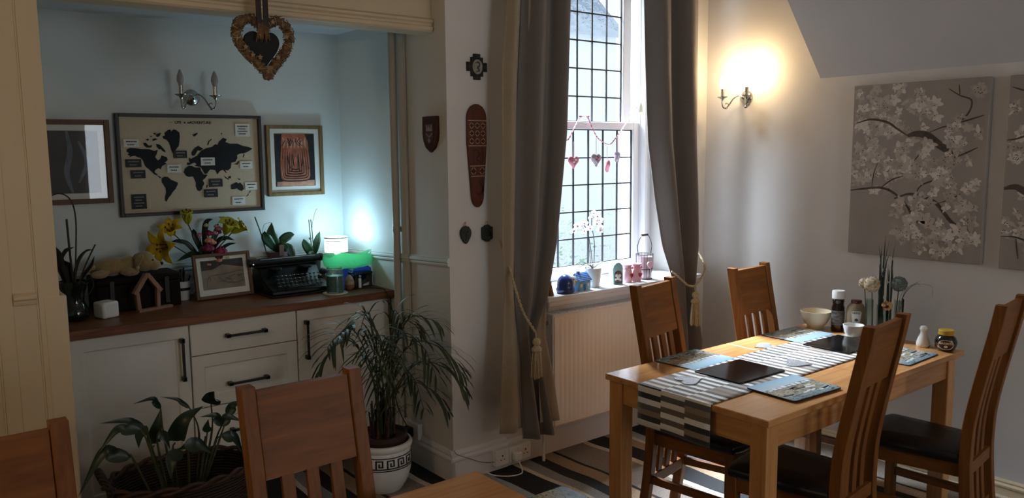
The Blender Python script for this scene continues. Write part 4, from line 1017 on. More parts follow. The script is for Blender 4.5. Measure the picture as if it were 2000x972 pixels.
cn = thing('wooden_cone', 'small brown wooden cone figure half behind the left curtain on the sill', 'ornament', (2.765, 3.18, ZS))
a = MB().lathe([(.022,0),(.022,.004),(.010,.060),(.008,.075),(0,.078)], 14); a.build('cone', wood('brown_cone','5a3a26','8a6242','z',.5,3,knots=False), cn)

# heart garland across the window
gl = thing('garland_ribbon', 'pink and white twisted ribbon strung across the meeting rail of the window', 'garland', (3.3, 3.475, 1.75))
m, t, N, L, b = nt('gingham_ribbon')
vv = coords(t); wv = N.new('ShaderNodeTexWave'); wv.inputs['Scale'].default_value = 22; L.new(vv, wv.inputs['Vector'])
L.new(ramp(t, wv.outputs['Fac'], [(.35,srgb('d9c0c4')),(.65,srgb('b4485c'))]), b.inputs['Base Color']); b.inputs['Roughness'].default_value = .8
GING = m
a = MB(); a.tube(bez([(-.38,0,.01),(-.30,0,-.02),(-.22,0,-.045),(-.17,0,-.04),(-.13,0,-.03),(-.085,0,.035),(-.04,0,.095),(-.01,0,.10),(.02,0,.095),(.05,0,.05),(.09,0,-.01),(.13,0,-.04),(.20,0,-.062),(.25,0,-.03),(.36,0,.08),(.475,0,.20)],6), .0055, 6, flat=.5)
for x, z in ((-.04,.10),(.02,.10)): a.sphere((x,-.004,z), (.012,.005,.007), 8, 6)
a.build('ribbon', GING, gl)
a = MB().lathe([(.016,-.03),(.018,-.01),(.014,.015),(.004,.03),(0,.031)], 12, (.455,-.012,.165)); a.build('white_tag', PAPER, gl)
FLORAL = pm('floral_grey_cloth', '8a8088', .85, var=.6, scale=70); GRED = None
m, t, N, L, b = nt('red_gingham')
vv = coords(t); sp = N.new('ShaderNodeSeparateXYZ'); L.new(vv, sp.inputs[0])
s1 = math_('ADD', band(sp.outputs[0], 80), band(sp.outputs[2], 80), t, L)
L.new(ramp(t, math_('MULTIPLY', s1, .5, t, L), [(0,srgb('b8707c')),(.45,srgb('86162c')),(.9,srgb('5e0818'))]), b.inputs['Base Color']); b.inputs['Roughness'].default_value = .85
GRED = m
def hang(label, loc, rz, s, mat, drop, bow):
    o = thing('hanging_heart', label, 'fabric heart', loc, rz, 'fabric hearts on the window garland')
    H = heart2(s); rows = []
    for k, y_ in ((.55,-.013),(.85,-.009),(1,0),(.85,.009),(.55,.013)): rows.append([(x*k, y_, z*k) for x, z in H])
    a = MB().grid(rows, close=True); a.add(rows[0], [tuple(range(len(H)))]); a.add(rows[-1], [tuple(range(len(H)-1,-1,-1))]); a.build('heart', mat, o, ang=80)
    a = MB().tube([(0,0,s*.35),(0,0,drop)], .002, 5); a.build('string', GING, o)
    a = MB()
    for q in (-1,1): a.sphere((q*.008,-.013,.004+q*.006), (.010,.004,.006), 8, 6)
    a.build('bow', bow, o)
hang('red gingham fabric heart with a pale bow, leftmost on the window garland', (3.195, 3.462, 1.590), 0, .042, GRED, .115, PAPER)
hang('grey floral fabric heart with a red centre, in the middle of the window garland', (3.378, 3.462, 1.600), .1, .044, FLORAL, .13, RED)
hang('red gingham fabric heart turned edge-on, right of the floral heart', (3.470, 3.462, 1.565), 1.05, .042, GRED, .11, PAPER)
hang('grey floral fabric heart turned edge-on, rightmost on the window garland', (3.548, 3.455, 1.615), 1.1, .038, FLORAL, .12, FLORAL)

# ------------------------------------------------------------------ on the dining table (top z .75)
ZT = .75
m, t, N, L, b = nt('patchwork_stripe_runner')
uvn = N.new('ShaderNodeUVMap'); uvn.uv_map = 'UVMap'; sp = N.new('ShaderNodeSeparateXYZ'); L.new(uvn.outputs[0], sp.inputs[0])
colm = math_('FLOOR', math_('MULTIPLY', sp.outputs[1], 3.0, t, L), None, t, L)
al = math_('ADD', math_('MULTIPLY', sp.outputs[0], 46.0, t, L), math_('MULTIPLY', colm, .43, t, L), t, L)
idx = math_('FLOOR', al, None, t, L)
cmb = N.new('ShaderNodeCombineXYZ'); L.new(idx, cmb.inputs[0]); L.new(colm, cmb.inputs[1])
wn = N.new('ShaderNodeTexWhiteNoise'); wn.noise_dimensions = '2D'; L.new(cmb.outputs[0], wn.inputs['Vector'])
par = math_('MODULO', idx, 2.0, t, L)
dark = ramp(t, wn.outputs['Value'], [(0,srgb('19181c')),(.3,srgb('55504e')),(.55,srgb('6b5a4c')),(.8,srgb('2a2628'))], True)
lite = ramp(t, wn.outputs['Value'], [(0,srgb('e2ddd2')),(.35,srgb('9a948e')),(.5,srgb('ecebe8')),(.88,srgb('8a7a68'))], True)
mx = N.new('ShaderNodeMix'); mx.data_type = 'RGBA'; L.new(par, mx.inputs[0]); L.new(dark, mx.inputs[6]); L.new(lite, mx.inputs[7])
L.new(mx.outputs[2], b.inputs['Base Color']); b.inputs['Roughness'].default_value = .62; b.inputs['Sheen Weight'].default_value = .3
wv = noise(t, coords(t), 500, 2); L.new(bump(t, wv, .3, .001), b.inputs['Normal'])
RUN = m
rn = MB(); rows = []; uv = []
path = [(2.262,.592),(2.262,.62),(2.2615,.66),(2.261,.70),(2.2605,.74),(2.263,.7525),(2.272,.7535)] + [(2.272+.055*k,.7535) for k in range(1,25)]
s_ = 0; prev = path[0]
for i, (x, z) in enumerate(path):
    s_ += math.dist((x,z), prev); prev = (x,z); r_ = []
    for j in range(13):
        k = j/12; hang_ = 1 if i < 5 else 0
        r_.append((x - hang_*.003*(1+math.sin(k*9))*(.74-z)/.15, 1.735+.345*k, z)); uv.append((s_, k*.9999))
    rows.append(r_)
rn.grid(rows); rn.uv = uv
tag(rn.build('table_runner', RUN, solid=.0016), 'grey, black and cream patchwork striped runner along the dining table', 'table runner')
# picture mats: a printed harbour view each
def mat_print(nm, seed):
    m, t, N, L, b = nt(nm)
    v = coords(t, (1,1,1)); sp = N.new('ShaderNodeSeparateXYZ'); L.new(v, sp.inputs[0])
    h_ = math_('ADD', math_('MULTIPLY', sp.outputs[1], 5.2, t, L), .5, t, L)
    n1 = noise(t, v, 11+seed, 4, .6, 1.0); h2_ = math_('ADD', h_, math_('MULTIPLY', math_('SUBTRACT', n1, .5, t, L), .22, t, L), t, L)
    base_ = ramp(t, h2_, [(0,srgb('7b95a0')),(.22,srgb('a9aaa0')),(.42,srgb('b4a78c')),(.60,srgb('8f9288')),(.68,srgb('b9ccd6')),(1,srgb('93b6cc'))])
    n2 = noise(t, coords(t, (9,30,1)), 3.2+seed*.3, 4, .7, 1.5)
    mx = N.new('ShaderNodeMix'); mx.data_type = 'RGBA'; mx.inputs[6].default_value = (.03,.035,.04,1)
    gate = math_('MAXIMUM', ramp(t, n2, [(.42,(0,0,0)),(.47,(1,1,1))]), ramp(t, h2_, [(.62,(0,0,0)),(.70,(1,1,1))]), t, L)
    L.new(gate, mx.inputs[0]); L.new(base_, mx.inputs[7]); L.new(mx.outputs[2], b.inputs['Base Color']); b.inputs['Roughness'].default_value = .22
    return m
MATP = [mat_print('harbour_print_%s' % w_, k) for k, w_ in enumerate(('calm','boats','quay','dunes'))]
MATEDGE = pm('dark_mat_edge', '241a18', .5)
def rrect(w_, d_, r_, n=5):
    P_ = []
    for cx, cy, a0_ in ((w_/2-r_,d_/2-r_,0),(-w_/2+r_,d_/2-r_,PI/2),(-w_/2+r_,-d_/2+r_,PI),(w_/2-r_,-d_/2+r_,1.5*PI)):
        for k in range(n+1): P_.append((cx+r_*math.cos(a0_+PI/2*k/n), cy+r_*math.sin(a0_+PI/2*k/n)))
    return P_
WPAINT = pm('white_print', 'dfe3e4', .25, var=.05); DPAINT = pm('dark_print', '2c3338', .25, var=.3)
def placemat(label, loc, rz, k, boats, w_=.29, d_=.216):
    o = thing('placemat', label, 'placemat', loc, rz, 'harbour picture placemats')
    MB().prism(rrect(w_,d_,.014), 0, .0042, axis='z').build('cork_base', MATEDGE, o, smooth=False)
    MB().prism(rrect(w_-.003,d_-.003,.013), .0042, .0046, axis='z').build('picture', MATP[k], o, smooth=False)
    rr = random.Random(k*7+boats); a = MB(); d_2 = MB()
    for i in range(boats):
        x, y, l_ = rr.uniform(-.11,.11), rr.uniform(-.085,-.005), rr.uniform(.018,.036); an = rr.uniform(-.2,.2); M = Matrix.Translation((x,y,0)) @ Matrix.Rotation(an,4,'Z')
        (a if i % 2 else d_2).prism([(-l_,.004),(l_,.006),(l_*.75,-.004),(-l_*.8,-.005)], .0046, .0048, axis='z', M=M)
        d_2.prism([(0,.006),(.0012,.006),(.0012,.006+l_*1.2),(0,.006+l_*1.2)], .0046, .00485, axis='z', M=M)
    for i in range(9):
        x = -.12+.028*i; hh = rr.uniform(.006,.016); a.prism([(x,.016),(x+.02,.016),(x+.02,.016+hh),(x+.01,.016+hh*1.5),(x,.016+hh)], .0046, .0048, axis='z')
    a.build('white_boats', WPAINT, o, smooth=False); d_2.build('dark_boats', DPAINT, o, smooth=False)
    return o
placemat('harbour picture placemat at the left end, in front of the chair by the radiator', (2.716, 2.172, ZT+.0002), PI+.04, 0, 4)
placemat('harbour picture placemat at the near left, nearest the table corner, half over the runner edge', (2.655, 1.655, ZT+.0048), -.06, 1, 10)
placemat('harbour picture placemat beside the pale bowl at the far end', (3.465, 2.150, ZT+.0002), PI-.03, 3, 4)
placemat('harbour picture placemat right of the tall chair back, near the jar', (3.445, 1.645, ZT+.0002), .03, 2, 8)
SLATE_MAT = pm('black_gloss_slate', '08080a', .12, var=.2, spec=.3)
def slate(label, loc, rz):
    o = MB().prism(rrect(.295,.225,.006), 0, .006, axis='z').build('serving_mat', SLATE_MAT, None, bevel=.0012, smooth=False); o.location = loc; o.rotation_euler = (0,0,rz)
    tag(o, label, 'table mat', 'black glossy serving mats')
slate('black glossy mat on the runner at the near end', (2.692, 1.925, ZT+.0048), -.02)
slate('black glossy mat on the runner at the far end, beside the small white cup', (3.432, 1.898, ZT+.0048), -.02)
m, t, N, L, b = nt('silver_glitter')
n_ = noise(t, coords(t), 340, 2, .9); L.new(ramp(t, n_, [(.35,srgb('55565a')),(.6,srgb('c9cbd0'))]), b.inputs['Base Color']); b.inputs['Roughness'].default_value = .3; b.inputs['Metallic'].default_value = .5
L.new(bump(t, n_, 1, .002), b.inputs['Normal'])
GLIT = m
def coaster(label, loc, rz):
    H = heart2(.058, 30); o = MB().prism([(x, z*1.0) for x, z in H], 0, .004, axis='z').build('heart_coaster', GLIT, None, smooth=False, bevel=.001); o.location = loc; o.rotation_euler = (0,0,rz)
    tag(o, label, 'coaster', 'glitter heart coasters')
coaster('glittery heart coaster on the runner at the hanging end', (2.432, 1.975, ZT+.005), 1.2)
coaster('glittery heart coaster on the bare wood beside the table seam', (3.150, 2.115, ZT+.0002), -1.9)
coaster('glittery heart coaster on the runner between the two black mats', (2.975, 1.845, ZT+.005), .5)
bo = thing('bowl', 'cream footed bowl at the far right end of the dining table', 'bowl', (3.680, 2.185, ZT))
MB().lathe([(0,.006),(.030,.006),(.032,0),(.038,0),(.040,.012),(.056,.030),(.068,.055),(.074,.082),(.076,.088),(.073,.088),(.064,.058),(.05,.034),(0,.018)], 32).build('bowl_body', CREAMCER, bo, ang=60)
cu = thing('cup', 'small white handleless cup beside the far black mat', 'cup', (3.628, 1.955, ZT+.006))
MB().lathe([(0,.004),(.026,.004),(.028,0),(.032,.0),(.040,.018),(.046,.040),(.048,.055),(.045,.055),(.041,.035),(0,.012)], 26).build('cup_body', WHITECER, cu, ang=60)
q = MB().box(-.06,.06,-.05,.05,0,.005); qo = q.build('coaster', [pm('newsprint_coaster','b8b4ac',.5,var=.5,scale=40)], None, bevel=.001, loc=(3.635,1.955,ZT+.0002)); tag(qo, 'square patterned coaster under the small white cup', 'coaster')
sb = thing('sauce_bottle', 'dark brown sauce bottle with a white cap', 'bottle', (3.695, 2.075, ZT))
DSAUCE = pm('dark_sauce_bottle', '1c0f0c', .15, var=.3, coat=.5)
MB().lathe([(0,0),(.028,0),(.031,.004),(.031,.120),(.026,.135),(.0285,.150),(.0285,.160),(.022,.168),(0,.168)], 24).build('bottle_body', DSAUCE, sb)
MB().lathe([(.0225,.165),(.0305,.165),(.0305,.200),(.028,.204),(0,.204)], 24).build('cap', WHITECER, sb)
MB().lathe([(.0313,.035),(.0315,.036),(.0315,.105),(.0313,.106)], 24).build('label_wrap', pm('brown_white_label','5b5552',.5,var=.8,scale=30,stretch=(1,1,3)), sb)
kt = thing('mayonnaise_bottle', 'squat squeezy sauce bottle with a keystone label beside the brown one', 'bottle', (3.715, 1.992, ZT), -1.02)
KET = pm('pale_sauce_bottle', '8f7f6a', .3, var=.12, scale=8)
MB().lathe([(0,.0),(.040,.0),(.045,.006),(.047,.05),(.046,.10),(.042,.130),(.030,.148),(.018,.152),(0,.153)], 28, sy=.62).build('bottle_body', KET, kt)
MB().lathe([(.0455,.0),(.047,.004),(.0478,.036),(.047,.038)], 28, sy=.63).build('red_base_band', pm('sauce_red','6a2a22',.4,var=.2), kt)
MB().lathe([(.0,.152),(.024,.152),(.026,.156),(.024,.166),(0,.168)], 24, sy=.7).build('cap', pm('maroon_cap','4a2420',.4), kt)
def bent(mb, verts, faces, rad, dx, dz, sy=1.0, m_=0):
    o_ = []
    for v_ in verts:
        an = (v_.x+dx)/rad; o_.append((rad*math.sin(an), -rad*math.cos(an)*sy-.0006, v_.y+dz))
    mb.add(o_, faces, m_)
def bent_poly(mb, poly, rad, dz, sy=1.0, off=.0004, n=6):
    """flat outline in (x,z) wrapped on a drum, cut into upright strips"""
    xs_ = [p[0] for p in poly]; x0, x1 = min(xs_), max(xs_); rows = []
    for i in range(n+1):
        x = x0+(x1-x0)*(i/n*.998+.001); zz = []
        for (ax,az),(bx,bz) in zip(poly, poly[1:]+poly[:1]):
            if (ax-x)*(bx-x) < 0: zz.append(az+(bz-az)*(x-ax)/(bx-ax))
        if len(zz) >= 2: rows.append([(( rad+off)*math.sin(x/rad), -(rad+off)*math.cos(x/rad)*sy, z+dz) for z in (min(zz), max(zz))])
    mb.grid(rows)
a = MB(); KP = [(-.020,.030),(.020,.030),(.024,.026),(.018,-.026),(-.018,-.026),(-.024,.026)]
bent_poly(a, KP, .047, .085, .64, .0008, 8); a.build('keystone_label', PAPER, kt, smooth=False)
a = MB(); v0, f0 = text_mesh('HEINZ', .0125, .0003); bent(a, v0, f0, .0492, 0, .105, .645);
a.build('lettering', DPAINT, kt, smooth=False)
a = MB().sphere((0,-.0312,.072), (.008,.002,.007), 10, 6); a.build('label_emblem', DPAINT, kt)
sp_ = thing('salt_shaker', 'white skittle-shaped salt shaker near the table end', 'salt shaker', (3.690, 1.655, ZT))
MB().lathe([(0,.002),(.025,.0),(.029,.006),(.029,.018),(.024,.036),(.016,.056),(.0125,.066),(.0125,.072),(.016,.080),(.0165,.087),(.012,.095),(.004,.098),(0,.098)], 24).build('shaker_body', WHITECER, sp_)
mj = thing('spread_jar', 'round dark yeast-extract jar with a yellow lid at the table end', 'jar', (3.695, 1.558, ZT), -1.16)
MB().lathe([(0,0),(.028,0),(.033,.003),(.043,.018),(.0465,.034),(.046,.044),(.040,.060),(.030,.070),(.030,.076),(0,.076)], 30).build('jar_body', pm('dark_jar','160d0a',.12,var=.2,coat=.6), mj)
MB().lathe([(0,.094),(.030,.094),(.032,.092),(.0325,.073),(.030,.072),(0,.072)], 30).build('lid', pm('yellow_lid','b8902c',.4,var=.06), mj)
a = MB(); bent_poly(a, [(.034*math.cos(q), .022*math.sin(q)) for q in [2*PI*k/28+.03 for k in range(28)]], .0468, .034, 1, .0008, 14); a.build('oval_label', pm('cream_label','cfc0a0',.5), mj, smooth=False)
a = MB(); bent_poly(a, [(.031*math.cos(q), .019*math.sin(q)) for q in [2*PI*k/28+.03 for k in range(28)]], .0468, .034, 1, .0012, 14); a.build('label_field', pm('brown_label','3a1c14',.5), mj, smooth=False)
a = MB(); v0, f0 = text_mesh('MARMITE', .0135, .0004); bent(a, v0, f0, .0486, 0, .040); a.sphere((0,-.0478,.026), (.008,.0012,.006), 10, 6); a.build('lettering', pm('label_cream','d8cbb0',.5), mj, smooth=False)

# glass vase trough with cut-glass corners, grass and dried balls
vz = thing('flower_vase', 'tall clear glass trough vase of grass and dried flower balls at the table end', 'vase', (3.690, 1.845, ZT), -1.0)
a = MB()
for x0, x1 in ((-.075,-.045),(-.030,.035),(.046,.072)):
    hh = .19 if abs(x0) > .04 else .165
    a.box(x0,x1,-.020,.020,0,.010); 
    for u0,u1,w0,w1 in ((x0,x0+.004,-.02,.02),(x1-.004,x1,-.02,.02),(x0+.004,x1-.004,-.02,-.016),(x0+.004,x1-.004,.016,.02)): a.box(u0,u1,w0,w1,.010,hh)
a.box(-.078,.078,-.022,.022,-.0,.006); a.build('glass_trough', glass('vase_glass', (.86,.92,.90), .02, .85), vz, bevel=.001)
a = MB().box(.078,.084,-.022,.022,0,.20); a.build('dark_end', BLACK, vz, bevel=.001)
a = MB()
for k in range(14): a.sphere((R.uniform(-.06,.06), R.uniform(-.012,.012), .014+R.uniform(0,.012)), R.uniform(.006,.010), 8, 6)
a.build('pebbles', pm('pale_pebble','a39a8c',.5,var=.3), vz)
BALL = pm('dried_moss_ball', 'a8987e', .95, var=.5, scale=90, bmp=.8, bscale=110); BALLG = pm('grey_moss_ball', '5d6460', .95, var=.5, scale=90, bmp=.8, bscale=110)
for x, y, z, r_, mt_ in ((-.055,-.008,.262,.036,BALL),(-.085,.018,.262,.026,BALL),(.062,.0,.268,.035,BALLG)):
    st_ = MB().tube([(x*.8,y*.5,.03),(x,y,z)], .0025, 6).build('ball_stem', STEM, vz)
    a = MB(); a.sphere((x,y,z), r_, 18, 12)
    for k in range(90):
        d = Vector((R.gauss(0,1),R.gauss(0,1),R.gauss(0,1))).normalized(); a.sphere(Vector((x,y,z))+d*r_*.96, r_*.13, 5, 4)
    a.build('dried_flower_ball', mt_, st_)
GRASS = pm('dark_grass', '27312a', .6, var=.4, scale=30)
for k in range(16):
    bx = R.uniform(-.02,.03); tx = bx+R.gauss(.0,.016); hh = R.uniform(.28,.47) if k > 3 else .42+.025*k; a = MB()
    strap_leaf(a, [(bx,R.uniform(-.01,.01),.02),(bx*.8+tx*.2,0,hh*.45),(tx,R.uniform(-.01,.01),hh*.8),(tx+R.gauss(0,.012),R.uniform(-.02,.02),hh)], .0036); a.build('grass_blade', GRASS, vz, solid=.0006)
for pts_ in ([(.06,0,.02),(.075,0,.18),(.10,0,.25),(.15,.0,.285)],[(.06,0,.02),(.08,0,.2),(.13,0,.27),(.155,.0,.26)],[(.06,0,.02),(.07,.01,.2),(.12,.02,.26),(.20,.03,.26),(.21,.03,.20)]):
    a = MB(); strap_leaf(a, pts_, .0045 if pts_[-1][0] < .2 else .0012); a.build('grass_blade', GRASS, vz, solid=.0006)
a = MB()
for k in range(18): d = Vector((R.gauss(0,1),R.gauss(0,1)*.6,R.gauss(0,1))).normalized(); a.sphere(Vector((.012,-.018,.165))+d*.017, .008, 6, 5)
a.build('peach_flower', pm('peach_silk','b8906a',.8,var=.2), vz)
pm2 = placemat('placemat at the right edge of the second table, bottom of the picture', (1.285, 1.405, ZT+.0002), PI/2, 3, 3)
# ------------------------------------------------------------------ on the worktop (top z .91)
ZW = .9102
cb_ = thing('tealight_cube', 'white stone tealight cube at the left end of the worktop', 'candle holder', (.790, 4.02, ZW), .38)
a = MB().box(-.040,.040,-.040,.040,0,.076); a.build('cube', WHITECER, cb_, bevel=.010)
a = MB().lathe([(0,.077),(.022,.077),(.024,.0775),(.026,.0765)], 20); a.build('tealight', PAPER, cb_)
tk = thing('trunk', 'dark brown leather trunk box under the plush dog', 'trunk box', (.962, 4.20, ZW), .0)
tk.scale = (.88, 1, 1)
TRK = pm('dark_brown_leather', '180f0b', .75, var=.35, scale=14, bmp=.2, spec=.2)
MB().box(-.215,.215,-.085,.12,0,.128).build('trunk_body', TRK, tk, bevel=.006)
MB().box(-.219,.219,-.089,.124,.129,.165).build('lid', TRK, tk, bevel=.010)
for x in (-.14,.14): MB().box(x-.012,x+.012,-.093,-.088,.02,.15).build('strap', pm('strap_brown','1d110b',.5) if 'strap_brown' not in bpy.data.materials else bpy.data.materials['strap_brown'], tk, bevel=.002)
MB().box(-.016,.016,-.095,-.088,.105,.135).build('clasp', PEWTER, tk, bevel=.002)
# plush dog lying on its belly
dg = thing('plush_dog', 'beige plush dog lying on the dark trunk', 'soft toy', (.935, 4.18, ZW+.165), .0)
PLUSH = pm('beige_plush', '9c8458', .95, var=.15, scale=60, sheen=.5, bmp=.7, bscale=160)
a = MB(); a.sphere((-.075,.01,.045), (.085,.052,.045), 20, 14); a.sphere((-.005,.0,.05), (.045,.042,.044), 16, 12)
for x, y, an in ((-.01,-.055,-.3),(-.14,-.05,.2),(-.12,.06,0),(.02,.055,.2)): a.sphere((x,y,.020), (.045,.022,.020), 14, 10, M=Matrix.Rotation(an,4,'Z'))
bd_ = a.build('body', PLUSH, dg, sub=0)
k_ = bd_.modifiers.new('blend', 'REMESH'); k_.mode = 'VOXEL'; k_.voxel_size = .006; k_.use_smooth_shade = True
k_ = bd_.modifiers.new('soften', 'SMOOTH'); k_.iterations = 8
a = MB(); a.sphere((.065,-.02,.062), (.052,.048,.050), 18, 12); a.sphere((.105,-.038,.042), (.034,.030,.026), 14, 10)
h_ = a.build('head', PLUSH, dg); k_ = h_.modifiers.new('blend', 'REMESH'); k_.mode = 'VOXEL'; k_.voxel_size = .005; k_.use_smooth_shade = True
k_ = h_.modifiers.new('soften', 'SMOOTH'); k_.iterations = 6
MB().sphere((.138,-.045,.048), (.010,.009,.008), 10, 8).build('nose', BLACK, h_)
for y in (-.060,.012): MB().sphere((.095,y,.070), .0045, 8, 6).build('eye', BLACK, h_)
for y, q in ((-.066,-.2),(.026,.2)):
    a = MB(); strap_leaf(a, [(.05,y*.75,.098),(.035,y*1.02,.085),(.022,y*1.15,.055),(.02,y*1.1,.022)], .020); a.build('ear', PLUSH, h_, solid=.008, sub=1)
a = MB().tube(bez([(-.15,.0,.05),(-.18,-.01,.05),(-.20,-.03,.04)],6), [.012]*6+[.011]*6+[.008], 8); a.build('tail', PLUSH, dg)
# wooden nativity outline
nf = thing('wooden_house_outline', 'open wooden house-shaped outline leaning before the trunk', 'ornament', (.985, 4.060, ZW), .32)
PW = wood('pinkish_wood', '7a5544', 'a9826c', 'z', .7, 2, knots=False)
a = MB()
def plank(mb, x0, z0, x1, z1, w_, d0, d1):
    d = Vector((x1-x0,0,z1-z0)); n_2 = Vector((-d.z,0,d.x)).normalized()*w_/2; p0, p1 = Vector((x0,0,z0)), Vector((x1,0,z1))
    mb.prism([((p0+n_2).x,(p0+n_2).z),((p1+n_2).x,(p1+n_2).z),((p1-n_2).x,(p1-n_2).z),((p0-n_2).x,(p0-n_2).z)], d0, d1)
for args in ((-.052,.013,-.060,.105),(.046,.013,.050,.105)): q = MB(); plank(q, *args, .018, -.01, .01); q.build('post', PW, nf, bevel=.0015)
for args in ((-.072,.088,-.004,.178),(.064,.088,-.004,.178)): q = MB(); plank(q, *args, .020, -.013, .011); q.build('rafter', PW, nf, bevel=.0015)
MB().box(-.060,.115,-.018,.014,0,.013).build('base', PW, nf, bevel=.0015)
# pen pot
pn = thing('pen_pot', 'white banded mug full of pens', 'pen pot', (1.197, 4.262, ZW))
MB().lathe([(0,0),(.038,0),(.041,.004),(.041,.094),(.038,.096),(.037,.09),(.037,.008),(0,.008)], 26).build('pot', WHITECER, pn)
MB().lathe([(.0412,.050),(.0416,.050),(.0416,.064),(.0412,.064)], 26).build('dark_band', BLACK, pn)
a = MB().tube(bez([(.040,0,.078),(.062,0,.074),(.064,0,.040),(.040,0,.022)],6), .005, 8); a.build('handle', WHITECER, pn)
for k in range(11):
    an = R.uniform(0,6.28); r0, r1 = R.uniform(0,.02), R.uniform(.02,.045)
    a = MB().tube([(r0*math.cos(an),r0*math.sin(an),.01),(r1*math.cos(an),r1*math.sin(an),R.uniform(.12,.165))], .004, 7)
    a.build('pen', [BLACK, BLUE, PEWTER, WHITECER][(0,0,0,1,2,0,0,3,0,0,2)[k]], pn)
# propped photograph
fr_ = thing('photo_frame', 'brown framed sepia landscape print propped on the worktop before the flowers', 'picture', (1.385, 4.165, ZW+.002), .06)
tl_ = Euler((-.18,0,0)).to_matrix().to_4x4()
def tilt(mb): mb.v = [tuple(tl_ @ Vector(q)) for q in mb.v]; return mb
w_, h_2 = .302, .232
f = MB()
for x0,x1,z0,z1 in ((-w_/2,-w_/2+.017,0,h_2),(w_/2-.017,w_/2,0,h_2),(-w_/2+.017,w_/2-.017,0,.017),(-w_/2+.017,w_/2-.017,h_2-.017,h_2)): f.box(x0,x1,-.018,0,z0,z1)
tilt(f).build('frame', BRNF, fr_, bevel=.002)
tilt(MB().box(-w_/2+.016,w_/2-.016,-.006,0,.016,h_2-.016)).build('mount', PAPER, fr_, smooth=False)
tilt(MB().box(-.110,.112,-.0072,-.0061,.047,h_2-.034)).build('print', pm('sepia_print','867a6a',.6,var=.35,scale=16), fr_, smooth=False)
a = MB(); a.prism([(-.110,.196),(.112,.196),(.112,.150),(.06,.160),(.0,.172),(-.05,.150),(-.110,.146)], -.0078, -.0073)
tilt(a).build('print_trees', pm('sepia_dark','2d2620',.6,var=.6,scale=30), fr_, smooth=False)
a = MB(); stroke(a, [(-.09,.05),(-.085,.09),(-.075,.112),(-.07,.095),(-.088,.088)], .003, -.0081); stroke(a, [(-.03,.115),(.0,.085),(.05,.072),(.11,.080)], .004, -.0081); stroke(a, [(-.08,.118),(.0,.122),(.11,.135)], .003, -.0081)
for k in range(16): x, z = R.uniform(-.02,.10), R.uniform(.075,.115); stroke(a, [(x,z),(x+.012,z+.003),(x+.022,z)], .002, -.0081)
tilt(a).build('print_lines', DPAINT, fr_, smooth=False)
bx_ = thing('wooden_block', 'flat wooden block on end behind the propped photograph', 'box', (1.545, 4.30, ZW))
MB().box(-.035,.03,-.02,.03,0,.155).build('pale_box', CREAMCER, bx_, bevel=.003); MB().box(-.06,.055,-.03,.035,.156,.18).build('wooden_lid', OAK['x'], bx_, bevel=.003)

# bouquet
bq = thing('flower_bouquet', 'bouquet of yellow lilies and red roses in a vase behind the propped photograph', 'flowers', (1.328, 4.285, ZW))
MB().lathe([(0,0),(.04,0),(.045,.01),(.05,.12),(.04,.17),(.046,.20),(.043,.20),(.036,.17),(0,.02)], 22).build('vase', pm('green_vase','2c3d34',.2,trans=.3), bq)
LILY = pm('yellow_lily', 'd9b51e', .5, var=.25, scale=22); LILYG = pm('green_yellow_lily', 'b5b42a', .5, var=.2, scale=22); STAM = pm('lily_stamen','5a2a16',.8)
def lily(mb, c, ax, s, spread):
    q = Vector((0,0,1)).rotation_difference(Vector(ax).normalized()).to_matrix(); c = Vector(c)
    for k in range(6):
        a_ = k*PI/3+.2; pts_ = [(0,0,0),(s*.18*spread*math.cos(a_),s*.18*spread*math.sin(a_),s*.4),(s*.52*spread*math.cos(a_),s*.52*spread*math.sin(a_),s*.72),(s*.95*spread*math.cos(a_),s*.95*spread*math.sin(a_),s*.70)]
        strap_leaf(mb, [c+q@Vector(p) for p in pts_], s*.25, face=q@Vector((-.4*math.cos(a_),-.4*math.sin(a_),1)))
def stem_to(top, par, base=(0,0,.12)): return MB().tube(bez([base, (base[0]*.5+top[0]*.35, base[1]*.5+top[1]*.35, (base[2]+top[2])*.5), top],6), .003, 6).build('stem', STEM, par)
for c, ax, s, sp2, mt_ in (((-.165,-.03,.285),(-.9,-.5,-.05),.115,1.0,LILY),((-.145,-.0,.335),(-.5,-.5,.7),.085,.9,LILY),((-.075,.0,.385),(-.15,-.3,1),.095,.4,LILYG),((.105,-.02,.32),(.2,-.5,.9),.105,.65,LILYG),((.145,-.01,.325),(.8,-.3,.55),.10,.6,LILYG)):
    st_ = stem_to(c, bq); a = MB(); lily(a, c, ax, s, sp2); f = a.build('lily', mt_, st_, solid=.0015)
    a = MB(); q = Vector((0,0,1)).rotation_difference(Vector(ax).normalized()).to_matrix()
    for k in range(5): e = Vector(c)+q@Vector((.02*math.cos(k*1.26),.02*math.sin(k*1.26),s*.75)); a.tube([c, e], .0012, 4); a.sphere(e, (.004,.004,.007), 6, 5)
    a.build('stamens', STAM, st_)
ROSE = pm('magenta_rose', '8e1f4a', .6, var=.3, scale=40); CRIM = pm('crimson_rose', '5c1026', .6, var=.3, scale=40); PCH = pm('peach_carnation', 'd9957a', .7, var=.2, scale=50); PNK = pm('pale_pink_flower','c98a98',.7,var=.2,scale=50); WFL = pm('cream_flower','cfc3a8',.7,var=.1)
